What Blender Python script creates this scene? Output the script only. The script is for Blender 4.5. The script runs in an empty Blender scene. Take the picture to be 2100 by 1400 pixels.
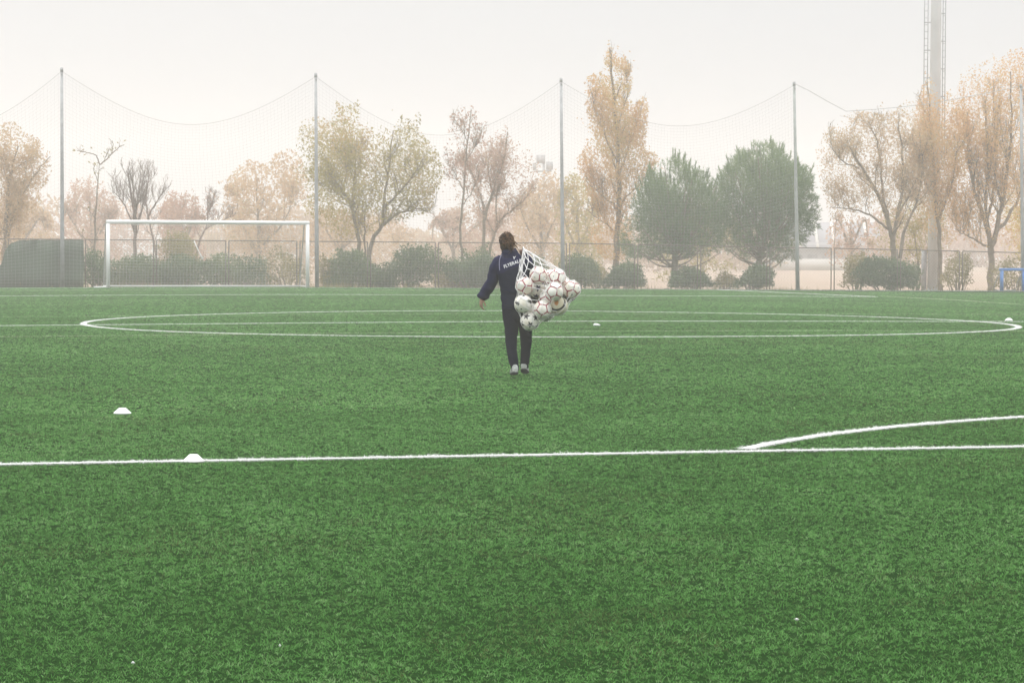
import bpy, bmesh, math
import numpy as np
from mathutils import Vector, Matrix, noise as mnoise
from mathutils.bvhtree import BVHTree

sc = bpy.context.scene
COL = sc.collection
RNG = np.random.default_rng(7)
PI = math.pi

# ------------------------------------------------------------------ camera (solved from the pitch markings)
F, CAMH, PITCH, ROLL, YAW = 5474.9, 1.4697, 0.03518, 0.00352, -0.2512
CAM = np.array([-13.9029, -51.1503, CAMH])
L = 48.926            # centre spot to far goal line
CROWN = 0.00544       # cross fall of the crowned pitch
FW = np.array([-math.sin(YAW)*math.cos(PITCH), math.cos(YAW)*math.cos(PITCH), -math.sin(PITCH)])
R0 = np.array([math.cos(YAW), math.sin(YAW), 0.0]); U0 = np.cross(R0, FW)
R2 = R0*math.cos(ROLL) + U0*math.sin(ROLL)
U2 = -R0*math.sin(ROLL) + U0*math.cos(ROLL)
FH = np.array([-math.sin(YAW), math.cos(YAW), 0.0])     # horizontal forward
UP = np.array([0, 0, 1.0])

def crown(x):
    return -CROWN*(np.sqrt(np.asarray(x, float)**2 + 9.0) - 3.0)
def fall(y):
    """slight fall of the pitch towards the far goal line"""
    return -.080*np.clip((np.asarray(y, float)-5)/(L-5), 0, 1.1)
def ray(px, py):
    return FW + R2*((px-1050)/F) + U2*((700-py)/F)
def P(px, py, d):
    return CAM + ray(px, py)*d
def ground(px, py):
    r = ray(px, py); d = CAMH/max(-r[2], 1e-4)
    for _ in range(12):
        p = CAM + r*d
        d = (crown(p[0]) + fall(p[1]) - CAM[2])/r[2]
    return CAM + r*d
def on_plane(px, py, y):
    r = ray(px, py); return CAM + r*((y-CAM[1])/r[1])
def dfence(px):
    """distance at which the fence line is seen at this picture column"""
    return float((L+2.75-CAM[1])/ray(px, 590)[1])
def gz(x, y):
    """height of the ground: crowned turf on the pitch, lower earth outside it"""
    return float(crown(x)+fall(y)) if y < L+2.3 else earth(x)
def earth(x):
    return float(np.interp(x, [-60, -8, 2, 12, 20, 30, 60], [-.15, -.15, -.15, -.20, -.30, -.42, -.5]))

cam = bpy.data.cameras.new('camera'); camo = bpy.data.objects.new('camera', cam); COL.objects.link(camo)
cam.sensor_fit = 'HORIZONTAL'; cam.sensor_width = 36; cam.lens = F/2100*36
cam.clip_start = .1; cam.clip_end = 3000
M = Matrix(((R2[0], U2[0], -FW[0], CAM[0]), (R2[1], U2[1], -FW[1], CAM[1]), (R2[2], U2[2], -FW[2], CAM[2]), (0, 0, 0, 1)))
camo.matrix_world = M
sc.camera = camo

# ------------------------------------------------------------------ helpers
def tag(o, label=None, cat=None, group=None, kind=None):
    if label: o['label'] = label
    if cat: o['category'] = cat
    if group: o['group'] = group
    if kind: o['kind'] = kind
    return o
def empty(name, loc, rz=0.0, label=None, cat=None, group=None):
    o = bpy.data.objects.new(name, None); COL.objects.link(o)
    o.location = Vector([float(v) for v in loc]); o.rotation_euler = (0, 0, rz)
    o.empty_display_size = .2
    return tag(o, label, cat, group)
def mesh_obj(name, V, loops, starts, mat, parent=None, loc=None, smooth=False, attrs=None):
    V = np.asarray(V, np.float32)
    me = bpy.data.meshes.new(name)
    me.vertices.add(len(V)); me.vertices.foreach_set('co', V.ravel())
    me.loops.add(len(loops)); me.loops.foreach_set('vertex_index', np.asarray(loops, np.int32))
    me.polygons.add(len(starts)); me.polygons.foreach_set('loop_start', np.asarray(starts, np.int32))
    me.update(calc_edges=True)
    if smooth: me.polygons.foreach_set('use_smooth', np.ones(len(starts), bool))
    for k, a in (attrs or {}).items():
        a = np.asarray(a, np.float32)
        if a.ndim == 1:
            at = me.attributes.new(k, 'FLOAT', 'FACE' if len(a) == len(starts) and len(a) != len(V) else 'POINT')
            at.data.foreach_set('value', a)
        else:
            at = me.attributes.new(k, 'FLOAT_COLOR', 'POINT')
            at.data.foreach_set('color', np.c_[a, np.ones(len(a), np.float32)].astype(np.float32).ravel())
    if mat: me.materials.append(mat)
    o = bpy.data.objects.new(name, me); COL.objects.link(o)
    if parent is not None: o.parent = parent
    if loc is not None: o.location = Vector([float(v) for v in loc])
    return o
def nrm(v):
    v = np.asarray(v, float); return v/max(np.linalg.norm(v), 1e-9)
class MB:
    """collects polygons and builds ONE mesh object"""
    def __init__(s): s.V = []; s.F = []; s.n = 0
    def add(s, V, Fs):
        V = np.asarray(V, float); s.V.append(V)
        for f in Fs: s.F.append([i+s.n for i in f])
        s.n += len(V); return s
    def box(s, c, size, ax=None):
        h = np.asarray(size, float)/2
        A = np.eye(3) if ax is None else np.asarray(ax, float)
        V = [np.asarray(c) + A.T @ (h*np.array([i, j, k])) for k in (-1, 1) for j in (-1, 1) for i in (-1, 1)]
        return s.add(V, [(0, 2, 3, 1), (4, 5, 7, 6), (0, 1, 5, 4), (2, 6, 7, 3), (0, 4, 6, 2), (1, 3, 7, 5)])
    def tube(s, pts, rad, n=6, cap=True):
        pts = np.asarray(pts, float); m = len(pts)
        rad = np.broadcast_to(np.asarray(rad, float), (m,))
        T = np.gradient(pts, axis=0) if m > 2 else np.repeat((pts[1]-pts[0])[None], 2, 0)
        T = T/np.maximum(np.linalg.norm(T, axis=1), 1e-9)[:, None]
        a = np.array([0, 0, 1.]) if abs(T[0][2]) < .9 else np.array([1., 0, 0])
        u = nrm(np.cross(T[0], a)); V = []
        t = np.arange(n)*2*PI/n
        for i in range(m):
            u = nrm(u - T[i]*np.dot(u, T[i])); w = np.cross(T[i], u)
            V.append(pts[i] + rad[i]*(np.cos(t)[:, None]*u + np.sin(t)[:, None]*w))
        V = np.concatenate(V); Fs = []
        for i in range(m-1):
            for j in range(n):
                k = (j+1) % n
                Fs.append((i*n+j, i*n+k, (i+1)*n+k, (i+1)*n+j))
        if cap: Fs += [tuple(range(n-1, -1, -1)), tuple(range((m-1)*n, m*n))]
        return s.add(V, Fs)
    def loft(s, rings, n=20):
        """rings: (centre, u, v) with u, v the two half axes; closed at both ends"""
        t = np.arange(n)*2*PI/n; V = []; Fs = []; m = len(rings)
        for c, u, v in rings:
            V.append(np.asarray(c, float) + np.cos(t)[:, None]*np.asarray(u, float) + np.sin(t)[:, None]*np.asarray(v, float))
        V = np.concatenate(V)
        for i in range(m-1):
            for j in range(n):
                k = (j+1) % n; Fs.append((i*n+j, i*n+k, (i+1)*n+k, (i+1)*n+j))
        Fs += [tuple(range(n-1, -1, -1)), tuple(range((m-1)*n, m*n))]
        return s.add(V, Fs)
    def ball(s, c, r, n=12, m=8, ax=None):
        r = np.broadcast_to(np.asarray(r, float), (3,)); A = np.eye(3) if ax is None else np.asarray(ax, float)
        rings = []
        for i in range(1, m):
            a = PI*i/m; rr = math.sin(a); z = -math.cos(a)
            rings.append((np.asarray(c)+A.T@np.array([0, 0, z*r[2]]), A.T@np.array([rr*r[0], 0, 0]), A.T@np.array([0, rr*r[1], 0])))
        return s.loft(rings, n)
    def data(s):
        V = np.concatenate(s.V); loops = [i for f in s.F for i in f]
        ln = np.array([len(f) for f in s.F]); st = np.r_[0, np.cumsum(ln)[:-1]]
        return V, loops, st
    def build(s, name, mat, parent=None, loc=None, smooth=False, off=None, attrs=None):
        V, lo, st = s.data()
        if off is not None: V = V - np.asarray(off)
        return mesh_obj(name, V, lo, st, mat, parent, loc, smooth, attrs)

_LAT = np.random.default_rng(3).random((256, 256))
def vnoise(x, y, s=1.0, seed=0):
    x = np.asarray(x)*s + seed*17.3; y = np.asarray(y)*s + seed*7.7
    xi = np.floor(x).astype(int); yi = np.floor(y).astype(int)
    fx = x-xi; fy = y-yi; fx = fx*fx*(3-2*fx); fy = fy*fy*(3-2*fy)
    g = lambda a, b: _LAT[a & 255, b & 255]
    return (g(xi, yi)*(1-fx)+g(xi+1, yi)*fx)*(1-fy) + (g(xi, yi+1)*(1-fx)+g(xi+1, yi+1)*fx)*fy
def vnoise3(p, s=1.0, seed=0):
    p = np.asarray(p)
    return (vnoise(p[:, 0]+p[:, 2]*.37, p[:, 1]-p[:, 2]*.61, s, seed)+vnoise(p[:, 0]*.4+p[:, 2], p[:, 1]*.8+p[:, 0]*.3, s, seed+5)
            + vnoise(p[:, 2]*.9-p[:, 1]*.4, p[:, 0]+.2*p[:, 1], s, seed+9))/3

# ------------------------------------------------------------------ materials
def new_mat(name):
    m = bpy.data.materials.new(name); m.use_nodes = True
    nt = m.node_tree; nt.nodes.clear()
    out = nt.nodes.new('ShaderNodeOutputMaterial'); b = nt.nodes.new('ShaderNodeBsdfPrincipled')
    nt.links.new(b.outputs[0], out.inputs[0]); return m, nt, b, out
def c4(c): return (c[0], c[1], c[2], 1)
def simple_mat(name, c, rough=.6, var=.2, scale=6.0, bump=0.0, c2=None, metal=0.0, spec=.3, fine=0.0):
    m, nt, b, out = new_mat(name)
    tc = nt.nodes.new('ShaderNodeTexCoord'); n = nt.nodes.new('ShaderNodeTexNoise')
    n.inputs['Scale'].default_value = scale; n.inputs['Detail'].default_value = 5
    nt.links.new(tc.outputs['Object'], n.inputs['Vector'])
    r = nt.nodes.new('ShaderNodeValToRGB')
    c2 = c2 or tuple(min(1, v*(1-var)) for v in c); c1 = c if c2 else c
    r.color_ramp.elements[0].position = .33; r.color_ramp.elements[1].position = .68
    r.color_ramp.elements[0].color = c4(c2); r.color_ramp.elements[1].color = c4(c1)
    nt.links.new(n.outputs['Fac'], r.inputs['Fac']); nt.links.new(r.outputs[0], b.inputs['Base Color'])
    b.inputs['Roughness'].default_value = rough; b.inputs['Metallic'].default_value = metal
    b.inputs['Specular IOR Level'].default_value = spec
    if bump:
        n2 = nt.nodes.new('ShaderNodeTexNoise'); n2.inputs['Scale'].default_value = fine or scale*6; n2.inputs['Detail'].default_value = 4
        nt.links.new(tc.outputs['Object'], n2.inputs['Vector'])
        bp = nt.nodes.new('ShaderNodeBump'); bp.inputs['Strength'].default_value = bump; bp.inputs['Distance'].default_value = .02
        nt.links.new(n2.outputs['Fac'], bp.inputs['Height']); nt.links.new(bp.outputs[0], b.inputs['Normal'])
    return m
def leaf_mat(name, cols, trans=.3, spec=.2):
    """leaf colours spread over the leaves by a per-face random value"""
    m, nt, b, out = new_mat(name)
    a = nt.nodes.new('ShaderNodeAttribute'); a.attribute_name = 'rnd'
    r = nt.nodes.new('ShaderNodeValToRGB'); el = r.color_ramp.elements
    while len(el) < len(cols): el.new(.5)
    for i, c in enumerate(cols): el[i].position = i/(len(cols)-1); el[i].color = c4(c)
    nt.links.new(a.outputs['Fac'], r.inputs['Fac']); nt.links.new(r.outputs[0], b.inputs['Base Color'])
    b.inputs['Roughness'].default_value = .65; b.inputs['Specular IOR Level'].default_value = spec
    if trans:
        t = nt.nodes.new('ShaderNodeBsdfTranslucent'); mx = nt.nodes.new('ShaderNodeMixShader'); mx.inputs[0].default_value = trans
        nt.links.new(r.outputs[0], t.inputs[0]); nt.links.new(b.outputs[0], mx.inputs[1]); nt.links.new(t.outputs[0], mx.inputs[2])
        nt.links.new(mx.outputs[0], out.inputs[0])
    return m
def col_mat(name, rough=.4, spec=.4):
    m, nt, b, out = new_mat(name)
    a = nt.nodes.new('ShaderNodeAttribute'); a.attribute_name = 'Col'
    nt.links.new(a.outputs['Color'], b.inputs['Base Color']); b.inputs['Roughness'].default_value = rough
    b.inputs['Specular IOR Level'].default_value = spec
    return m

# ------------------------------------------------------------------ sky, sun, air
SUN_EL, SUN_AZ = math.radians(42), -0.5       # azimuth from the viewing direction, to the left of it
w = bpy.data.worlds.new('World'); sc.world = w; w.use_nodes = True
nt = w.node_tree; nt.nodes.clear()
wo = nt.nodes.new('ShaderNodeOutputWorld'); bg = nt.nodes.new('ShaderNodeBackground'); nt.links.new(bg.outputs[0], wo.inputs[0])
sky = nt.nodes.new('ShaderNodeTexSky'); sky.sky_type = 'NISHITA'; sky.sun_disc = False
sky.sun_elevation = SUN_EL; sky.dust_density = 6; sky.air_density = 1.0
sun_dir = math.cos(SUN_EL)*(FH*math.cos(SUN_AZ) + R0*math.sin(SUN_AZ)) + UP*math.sin(SUN_EL)
sky.sun_rotation = math.atan2(sun_dir[0], sun_dir[1])
sk = nt.nodes.new('ShaderNodeMix'); sk.data_type = 'RGBA'; sk.blend_type = 'MULTIPLY'; sk.inputs[0].default_value = 1
sk.inputs[7].default_value = (.1, .1, .1, 1); nt.links.new(sky.outputs[0], sk.inputs[6])
tc = nt.nodes.new('ShaderNodeTexCoord'); sp = nt.nodes.new('ShaderNodeSeparateXYZ'); nt.links.new(tc.outputs['Generated'], sp.inputs[0])
rp = nt.nodes.new('ShaderNodeValToRGB'); nt.links.new(sp.outputs['Z'], rp.inputs['Fac'])   # cloud layer: brighter towards the zenith
e = rp.color_ramp.elements
e[0].position = 0.0; e[0].color = (.62, .635, .67, 1); e[1].position = .85; e[1].color = (2.7, 2.72, 2.76, 1)
x = e.new(.25); x.color = (.79, .81, .845, 1)
mx = nt.nodes.new('ShaderNodeMix'); mx.data_type = 'RGBA'; mx.inputs[0].default_value = .93
nt.links.new(sk.outputs[2], mx.inputs[6]); nt.links.new(rp.outputs[0], mx.inputs[7]); nt.links.new(mx.outputs[2], bg.inputs[0])
bg.inputs[1].default_value = 1.05
sl = bpy.data.lights.new('sun', 'SUN'); sl.energy = 1.3; sl.angle = math.radians(40); sl.color = (1, .955, .88)
slo = bpy.data.objects.new('sun', sl); COL.objects.link(slo)
slo.rotation_euler = Vector([float(v) for v in sun_dir]).to_track_quat('Z', 'Y').to_euler()
slo.location = (0, 0, 60)

HZ_D = 0.0024
hz = MB().box((0, 120, 8.75), (700, 560, 20.5)).build('haze', None); tag(hz, kind='stuff')
hm = bpy.data.materials.new('haze'); hm.use_nodes = True; hm.node_tree.nodes.clear()
ho = hm.node_tree.nodes.new('ShaderNodeOutputMaterial'); hv = hm.node_tree.nodes.new('ShaderNodeVolumePrincipled')
hv.inputs['Color'].default_value = (1.0, .985, .945, 1); hv.inputs['Density'].default_value = HZ_D; hv.inputs['Anisotropy'].default_value = .5
hm.node_tree.links.new(hv.outputs[0], ho.inputs['Volume']); hz.data.materials.append(hm)

sc.view_settings.view_transform = 'Standard'; sc.view_settings.look = 'None'
sc.view_settings.exposure = 0.0; sc.view_settings.gamma = 1.0
sc.render.engine = 'CYCLES'
cy = sc.cycles
cy.max_bounces = 6; cy.diffuse_bounces = 3; cy.glossy_bounces = 2; cy.transmission_bounces = 2; cy.volume_bounces = 3
cy.use_denoising = True
try: cy.denoiser = 'OPENIMAGEDENOISE'
except Exception: pass

# ================================================================== ground, turf, markings
xs = np.r_[np.linspace(-330, -60, 10), np.linspace(-50, 60, 45), np.linspace(70, 330, 10)]
ys = np.r_[np.linspace(-140, -66, 5), np.linspace(-62, L+2.1, 20), L+2.4, np.linspace(L+4, 120, 16), np.linspace(140, 380, 9)]
def sheet(name, xs, ys, zf, mat, kind='structure'):
    X, Y = np.meshgrid(xs, ys); V = np.stack([X.ravel(), Y.ravel(), zf(X, Y).ravel()], 1)
    nx = len(xs); lo = []; st = []
    for j in range(len(ys)-1):
        for i in range(nx-1):
            st.append(len(lo)); lo += [j*nx+i, j*nx+i+1, (j+1)*nx+i+1, (j+1)*nx+i]
    return tag(mesh_obj(name, V, lo, st, mat, smooth=True), kind=kind)
earth_v = np.vectorize(earth)
def ground_z(X, Y):
    z = np.where(Y < L+2.3, crown(X)+fall(Y)-.15, earth_v(X)-.02)
    z = np.where((Y < L+2.3) & (abs(X) > 48), crown(48)-.2, z)
    return z
m_earth = simple_mat('dry_earth', (.36, .29, .22), .95, scale=.12, bump=.3, c2=(.38, .27, .21), spec=.1, fine=3)
sheet('ground', xs, ys, ground_z, m_earth)

def turf_mat():
    m, nt, b, out = new_mat('turf_base')
    tc = nt.nodes.new('ShaderNodeTexCoord')
    n = nt.nodes.new('ShaderNodeTexNoise'); n.inputs['Scale'].default_value = 28; n.inputs['Detail'].default_value = 8; n.inputs['Roughness'].default_value = .7
    nt.links.new(tc.outputs['Object'], n.inputs['Vector'])
    r = nt.nodes.new('ShaderNodeValToRGB'); r.color_ramp.elements[0].color = (.005, .012, .004, 1); r.color_ramp.elements[1].color = (.024, .066, .016, 1)
    nt.links.new(n.outputs['Fac'], r.inputs[0]); nt.links.new(r.outputs[0], b.inputs['Base Color'])
    b.inputs['Roughness'].default_value = .9; b.inputs['Specular IOR Level'].default_value = 0
    return m
sheet('turf', np.linspace(-46, 46, 93), np.r_[np.linspace(-60, L, 30), L+2.25], lambda X, Y: crown(X)+fall(Y), turf_mat())

# ---- markings: straight lines and arcs, in pitch metres
yb = -(L-16.5)
pa, pb = ground(0, 954), ground(2100, 917.5)      # the near penalty-area line as it lies on the turf
sl_ = (pb[1]-pa[1])/(pb[0]-pa[0]); nl = lambda x: pa[1]+sl_*(x-pa[0])
LINES = [
 ('penalty_area_line', 'seg', (-20.16, nl(-20.16)), (20.16, nl(20.16)), .12, 1.0),
 ('penalty_arc', 'arc', (0, -(L-11)), 9.15, (.645, PI-.645), .12, 1.0),
 ('centre_circle', 'arc', (0, 0), 9.15, (0, 2*PI), .12, 1.0),
 ('halfway_line', 'seg', (-34, 0), (34, 0), .11, 1.0),
 ('small_pitch_line', 'seg', (-34, -6.1), (34, -6.1), .10, .42),
 ('small_pitch_line', 'seg', (-34, 6.4), (34, 6.4), .10, .30),
 ('penalty_area_line', 'seg', (-20.16, L-16.5), (20.16, L-16.5), .12, .9),
 ('penalty_area_line', 'seg', (20.16, L-16.5), (20.16, L), .12, .8),
 ('penalty_area_line', 'seg', (-20.16, L-16.5), (-20.16, L), .12, .8),
 ('goal_area_line', 'seg', (-9.16, L-5.5), (9.16, L-5.5), .12, .55),
 ('goal_line', 'seg', (-34, L), (34, L), .12, .8),
]
g1, g2, g3 = ground(1806, 607.5), ground(1960, 615.5), ground(2115, 626)
for a, b in ((g1, g2), (g2, g3)):
    LINES.append(('small_pitch_area_line', 'seg', tuple(a[:2]), tuple(b[:2]), .10, .5))
def line_dist(l, x, y):
    """signed distance outside the painted band (negative inside)"""
    if l[1] == 'seg':
        a, b = np.array(l[2]), np.array(l[3]); d = b-a; ln = np.linalg.norm(d); d = d/ln
        t = (x-a[0])*d[0]+(y-a[1])*d[1]; s = abs((x-a[0])*d[1]-(y-a[1])*d[0])
        return np.maximum(s-l[4]/2, np.maximum(-t, t-ln))
    r = np.hypot(x-l[2][0], y-l[2][1]); th = np.mod(np.arctan2(y-l[2][1], x-l[2][0]), 2*PI)
    return np.where((th >= l[4][0]-1e-6) & (th <= l[4][1]+1e-6), abs(r-l[3])-l[5]/2, 9.0)
def wear(l, x, y, rnd):
    """painted fibre (True) or worn away"""
    c = l[-1]
    return rnd < (c*(.75+.5*vnoise(x, y, 1.3, 4)) if c < 1 else 1.1)

def blades(x, y, d, hs=1.0, ws=1.0, seed=1):
    """turf fibres rooted at x, y (d = distance from the camera sets how coarse the tufts are)"""
    rg = np.random.default_rng(seed); n = len(x)
    z0 = crown(x)+fall(y)
    c2 = vnoise(x, y, 9, 2); c3 = vnoise(x, y, 2.2, 5)
    tu = rg.random((n+3)//4+1)[np.arange(n)//4]; ta = rg.random((n+3)//4+1)[np.arange(n)//4]   # four fibres share a tuft
    h = (.006+.0125*tu**1.2)*(.7+.6*rg.random(n))*(.75+.35*c2+.15*c3)*hs
    wd = .0020*np.sqrt(d/9)*(.7+.6*rg.random(n))*ws
    az = 2*PI*ta+rg.normal(0, .75, n)
    le = h*(.5+2.6*rg.random(n))
    tx, ty = np.cos(az), np.sin(az)
    pz = rg.random(n)*2*PI; px_, py_ = np.cos(pz), np.sin(pz)
    B = np.stack([x, y, z0], 1); S = np.stack([px_, py_, 0*x], 1)*(wd/2)[:, None]
    Mi = B+np.stack([tx*le*.38, ty*le*.38, h*.68], 1); Ti = B+np.stack([tx*le, ty*le, h*(1.05-.30*(le/h-.5))], 1)
    return B-S, B+S, Mi+S*.85, Mi-S*.85, Ti
def blade_mesh(name, parts, mat, extra=None):
    """parts: list of (x, y, d, hs, ws, colour value, detailed)"""
    Vs, lo, st, att = [], [], [], []; nv = nl_ = 0
    for k, (x, y, d, hs, ws, cv, det) in enumerate(parts):
        a, b, c, e_, t = blades(x, y, d, hs, ws, k+11); n = len(x); i = np.arange(n)
        if det:
            Vs.append(np.stack([a, b, c, e_, t], 1).reshape(-1, 3)); i5 = i*5+nv
            L_ = np.stack([i5, i5+1, i5+2, i5+3, i5+3, i5+2, i5+4], 1); s_ = np.stack([i*7, i*7+4], 1)+nl_
            lo.append(L_.ravel()); st.append(s_.ravel()); att.append(np.repeat(cv, 2)); nv += 5*n; nl_ += 7*n
        else:
            Vs.append(np.stack([a, b, t], 1).reshape(-1, 3)); i3 = i*3+nv
            lo.append(np.stack([i3, i3+1, i3+2], 1).ravel()); st.append(i*3+nl_); att.append(cv); nv += 3*n; nl_ += 3*n
    V = np.concatenate(Vs); lo = np.concatenate(lo); st = np.concatenate(st); av = np.concatenate(att)
    if extra is not None:
        eV, eF = extra; lo = np.r_[lo, (np.array(eF)+len(V)).ravel()]; st = np.r_[st, np.arange(len(eF))*4+nl_]
        av = np.r_[av, np.full(len(eF), .8)]; V = np.r_[V, eV]
    return mesh_obj(name, V, lo, st, mat, attrs={'rnd': av})

rg = np.random.default_rng(21)
def scatter(n, d0, d1, pw):
    """n points over the view wedge between distances d0..d1, density ~ d^(pw-1) per metre"""
    m = n//4; u = rg.random(m); d = (d0**pw+u*(d1**pw-d0**pw))**(1/pw)
    lat = (rg.random(m)*2-1)*(d*.213+1.5)
    d = np.repeat(d, 4); lat = np.repeat(lat, 4); sd = .0055*np.sqrt(d/9)
    dj = d+rg.normal(0, 1, len(d))*sd; lat = lat+rg.normal(0, 1, len(d))*sd
    x = CAM[0]+FH[0]*dj+R0[0]*lat; y = CAM[1]+FH[1]*dj+R0[1]*lat
    k = (y < L+2.2); return x[k], y[k], d[k]
near = scatter(860000, 8.0, 24, 1.05); far = scatter(2050000, 24, 104, .5)
green, white = [], {i: [] for i in range(len(LINES))}
for (x, y, d), det in ((near, True), (far, False)):
    m_ = np.zeros(len(x), bool); rj = rg.normal(0, .006, len(x))
    for i, l in enumerate(LINES):
        ins = (line_dist(l, x, y)+rj < 0) & ~m_
        m_ |= ins & wear(l, x, y, rg.random(len(x)))
    # colour value: blotches of several sizes, per-fibre spread
    def cval(x, y):
        v = .52+.16*(vnoise(x, y, .33, 6)-.5)+.20*(vnoise(x, y, 1.4, 7)-.5)+.16*(vnoise(x, y, 7, 8)-.5)+.2*(vnoise(x, y, 24, 9)-.5)+rg.normal(0, .15, len(x))+np.repeat(rg.normal(0, .17, (len(x)+3)//4), 4)[:len(x)]
        br = (vnoise(x, y, .55, 31)*.6+vnoise(x, y, 2.3, 32)*.4) > .66         # dry brownish blotches
        br &= rg.random(len(x)) < .16
        v = np.clip(v, .12, .93); v[br] = rg.random(br.sum())*.09
        v[rg.random(len(x)) < .0004] = 1.0
        return v
    g = ~m_
    green.append((x[g], y[g], d[g], 1.0 if det else 1.15, 1.0 if det else 2.5, cval(x[g], y[g]), det))
m_grass = leaf_mat('turf_fibre', [(.12, .105, .048), (.050, .130, .032), (.083, .215, .052), (.124, .312, .074), (.195, .43, .125), (.34, .45, .24)], .42, .03)
tag(blade_mesh('artificial_grass', green, m_grass), kind='stuff')
m_line = leaf_mat('white_fibre', [(.80, .80, .78), (.86, .86, .85), (.9, .9, .89)], .35, .1)
m_worn = leaf_mat('worn_yellowish_fibre', [(.42, .52, .30), (.55, .62, .40), (.62, .68, .48)], .25)
for i, l in enumerate(LINES):
    # fibres of the marking itself, sampled along it where the camera side of the pitch shows it
    if l[1] == 'seg':
        a, b = np.array(l[2]), np.array(l[3]); ln = np.linalg.norm(b-a); dd = (b-a)/ln; wdt = l[4]
        n = int(ln*wdt*9000); t = rg.random(n)*ln; s = (rg.random(n)-.5)*(wdt+rg.normal(0, .009, n))
        x = a[0]+dd[0]*t-dd[1]*s; y = a[1]+dd[1]*t+dd[0]*s
        q = [a+dd*t_ for t_ in np.linspace(0, ln, 60)]; nr = np.array([-dd[1], dd[0]])*wdt*.42
        strip = [(p_-nr, p_+nr) for p_ in q]
    else:
        wdt = l[5]; arc_ = l[3]*(l[4][1]-l[4][0]); n = int(arc_*wdt*9000)
        th = l[4][0]+rg.random(n)*(l[4][1]-l[4][0]); r = l[3]+(rg.random(n)-.5)*(wdt+rg.normal(0, .009, n))
        x = l[2][0]+r*np.cos(th); y = l[2][1]+r*np.sin(th)
        tt = np.linspace(l[4][0], l[4][1], 160); strip = [(np.array(l[2])+(l[3]-wdt*.42)*np.array([math.cos(v), math.sin(v)]), np.array(l[2])+(l[3]+wdt*.42)*np.array([math.cos(v), math.sin(v)])) for v in tt]
    rel = np.stack([x, y], 1)-CAM[:2]; d = rel@FH[:2]; lat = rel@R0[:2]
    k = (d > 7) & (abs(lat) < d*.213+1.6) & wear(l, x, y, rg.random(len(x)))
    k &= rg.random(len(x)) < np.clip(1.2*(18/np.maximum(d, 1))**.5, .35, 1)
    x, y, d = x[k], y[k], d[k]
    eV = np.array([[p_[0], p_[1], crown(p_[0])+fall(p_[1])+.011] for pr in strip for p_ in pr]); eF = [(2*j, 2*j+2, 2*j+3, 2*j+1) for j in range(len(strip)-1)]
    faint = l[-1] < .6
    o = blade_mesh(l[0], [(x, y, d, 1.55, 1.3, rg.random(len(x)), i < 2)], m_worn if faint else m_line, None if faint else (eV, eF))
    tag(o, kind='structure')
# ---- marker discs and litter
m_cone = simple_mat('white_plastic', (.86, .86, .85), .35, .05, spec=.5)
def marker(px, py, dia, label):
    g = ground(px, py); root = empty('marker_cone', g, 0, label, 'marker cone', 'white marker cones on the turf')
    r = dia/2; prof = [(r, .004), (r*.99, .012), (r*.93, .016), (r*.66, .034), (r*.42, .052), (r*.39, .054), (r*.33, .054), (r*.33, .048), (r*.6, .034), (r*.9, .010), (r*.97, .003)]
    n = 48; t = np.arange(n)*2*PI/n; V = []; Fs = []
    for rr, z in prof: V.append(np.stack([rr*np.cos(t), rr*np.sin(t), np.full(n, z+.008)], 1))
    for i in range(len(prof)-1):
        for j in range(n): Fs.append((i*n+j, i*n+(j+1) % n, (i+1)*n+(j+1) % n, (i+1)*n+j))
    MB().add(np.concatenate(V), Fs).build('shell', m_cone, root); return root
marker(251, 850, .160, 'white marker cone standing alone on open grass behind the penalty area line')
marker(397, 949, .150, 'white marker cone sitting on the painted penalty area line')
marker(2069, 658, .17, 'small far white marker cone beside the tip of the centre circle')
g = ground(1224, 669)
o = MB().loft([(np.array([.0, 0, .012]), (.07, 0, 0), (0, .05, 0)), (np.array([-.005, 0, .035]), (.068, 0, 0), (0, .045, 0)), (np.array([-.02, 0, .05]), (.035, 0, 0), (0, .03, 0)), (np.array([-.025, 0, .056]), (.01, 0, 0), (0, .01, 0))], 14).build('crumpled_paper', m_cone, None, g, True)
tag(o, 'crumpled white scrap lying inside the centre circle', 'litter')
for px, py, s, lb in ((1634, 1279, .011, 'pale torn leaf lying on the near turf'), (273, 1369, .008, 'small white pellet on the near turf'), (574, 1333, .005, 'tiny white crumb in the near turf')):
    g = ground(px, py); V = np.array([[-s, 0, .020], [-.3*s, -.5*s, .023], [s, -.1*s, .019], [.2*s, .45*s, .022], [-.1*s, 0, .026], [0, 0, .012]])
    o = MB().add(V, [(0, 1, 4), (1, 2, 4), (2, 3, 4), (3, 0, 4), (1, 0, 5), (2, 1, 5), (3, 2, 5), (0, 3, 5)]).build('litter_scrap', m_cone, None, g)
    tag(o, lb, 'litter')

# ================================================================== goal, fence, ball-stop nets, mast
m_white = simple_mat('white_paint', (.92, .92, .91), .35, .06, 3, spec=.5)
m_galv = simple_mat('galvanised_steel', (.42, .42, .43), .5, .25, 5, spec=.4, metal=.2)
m_galv_pale = simple_mat('weathered_pale_steel', (.40, .42, .40), .55, .25, 4, spec=.4)
m_rail = simple_mat('brown_fence_steel', (.17, .145, .115), .6, .3, 6)
m_mesh = simple_mat('wire_mesh', (.20, .19, .17), .6, .2, 6)
m_cord = simple_mat('net_cord', (.50, .49, .46), .8, .1, 6)
m_netdark = simple_mat('stop_net_cord', (.44, .43, .42), .85, .1, 6)
m_blue = simple_mat('blue_paint', (.09, .25, .60), .45, .2, 4)
m_mast = simple_mat('mast_paint', (.58, .58, .57), .5, .12, 1.2)
m_concrete = simple_mat('pale_concrete', (.46, .46, .45), .85, .15, 2, bump=.2)

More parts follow.
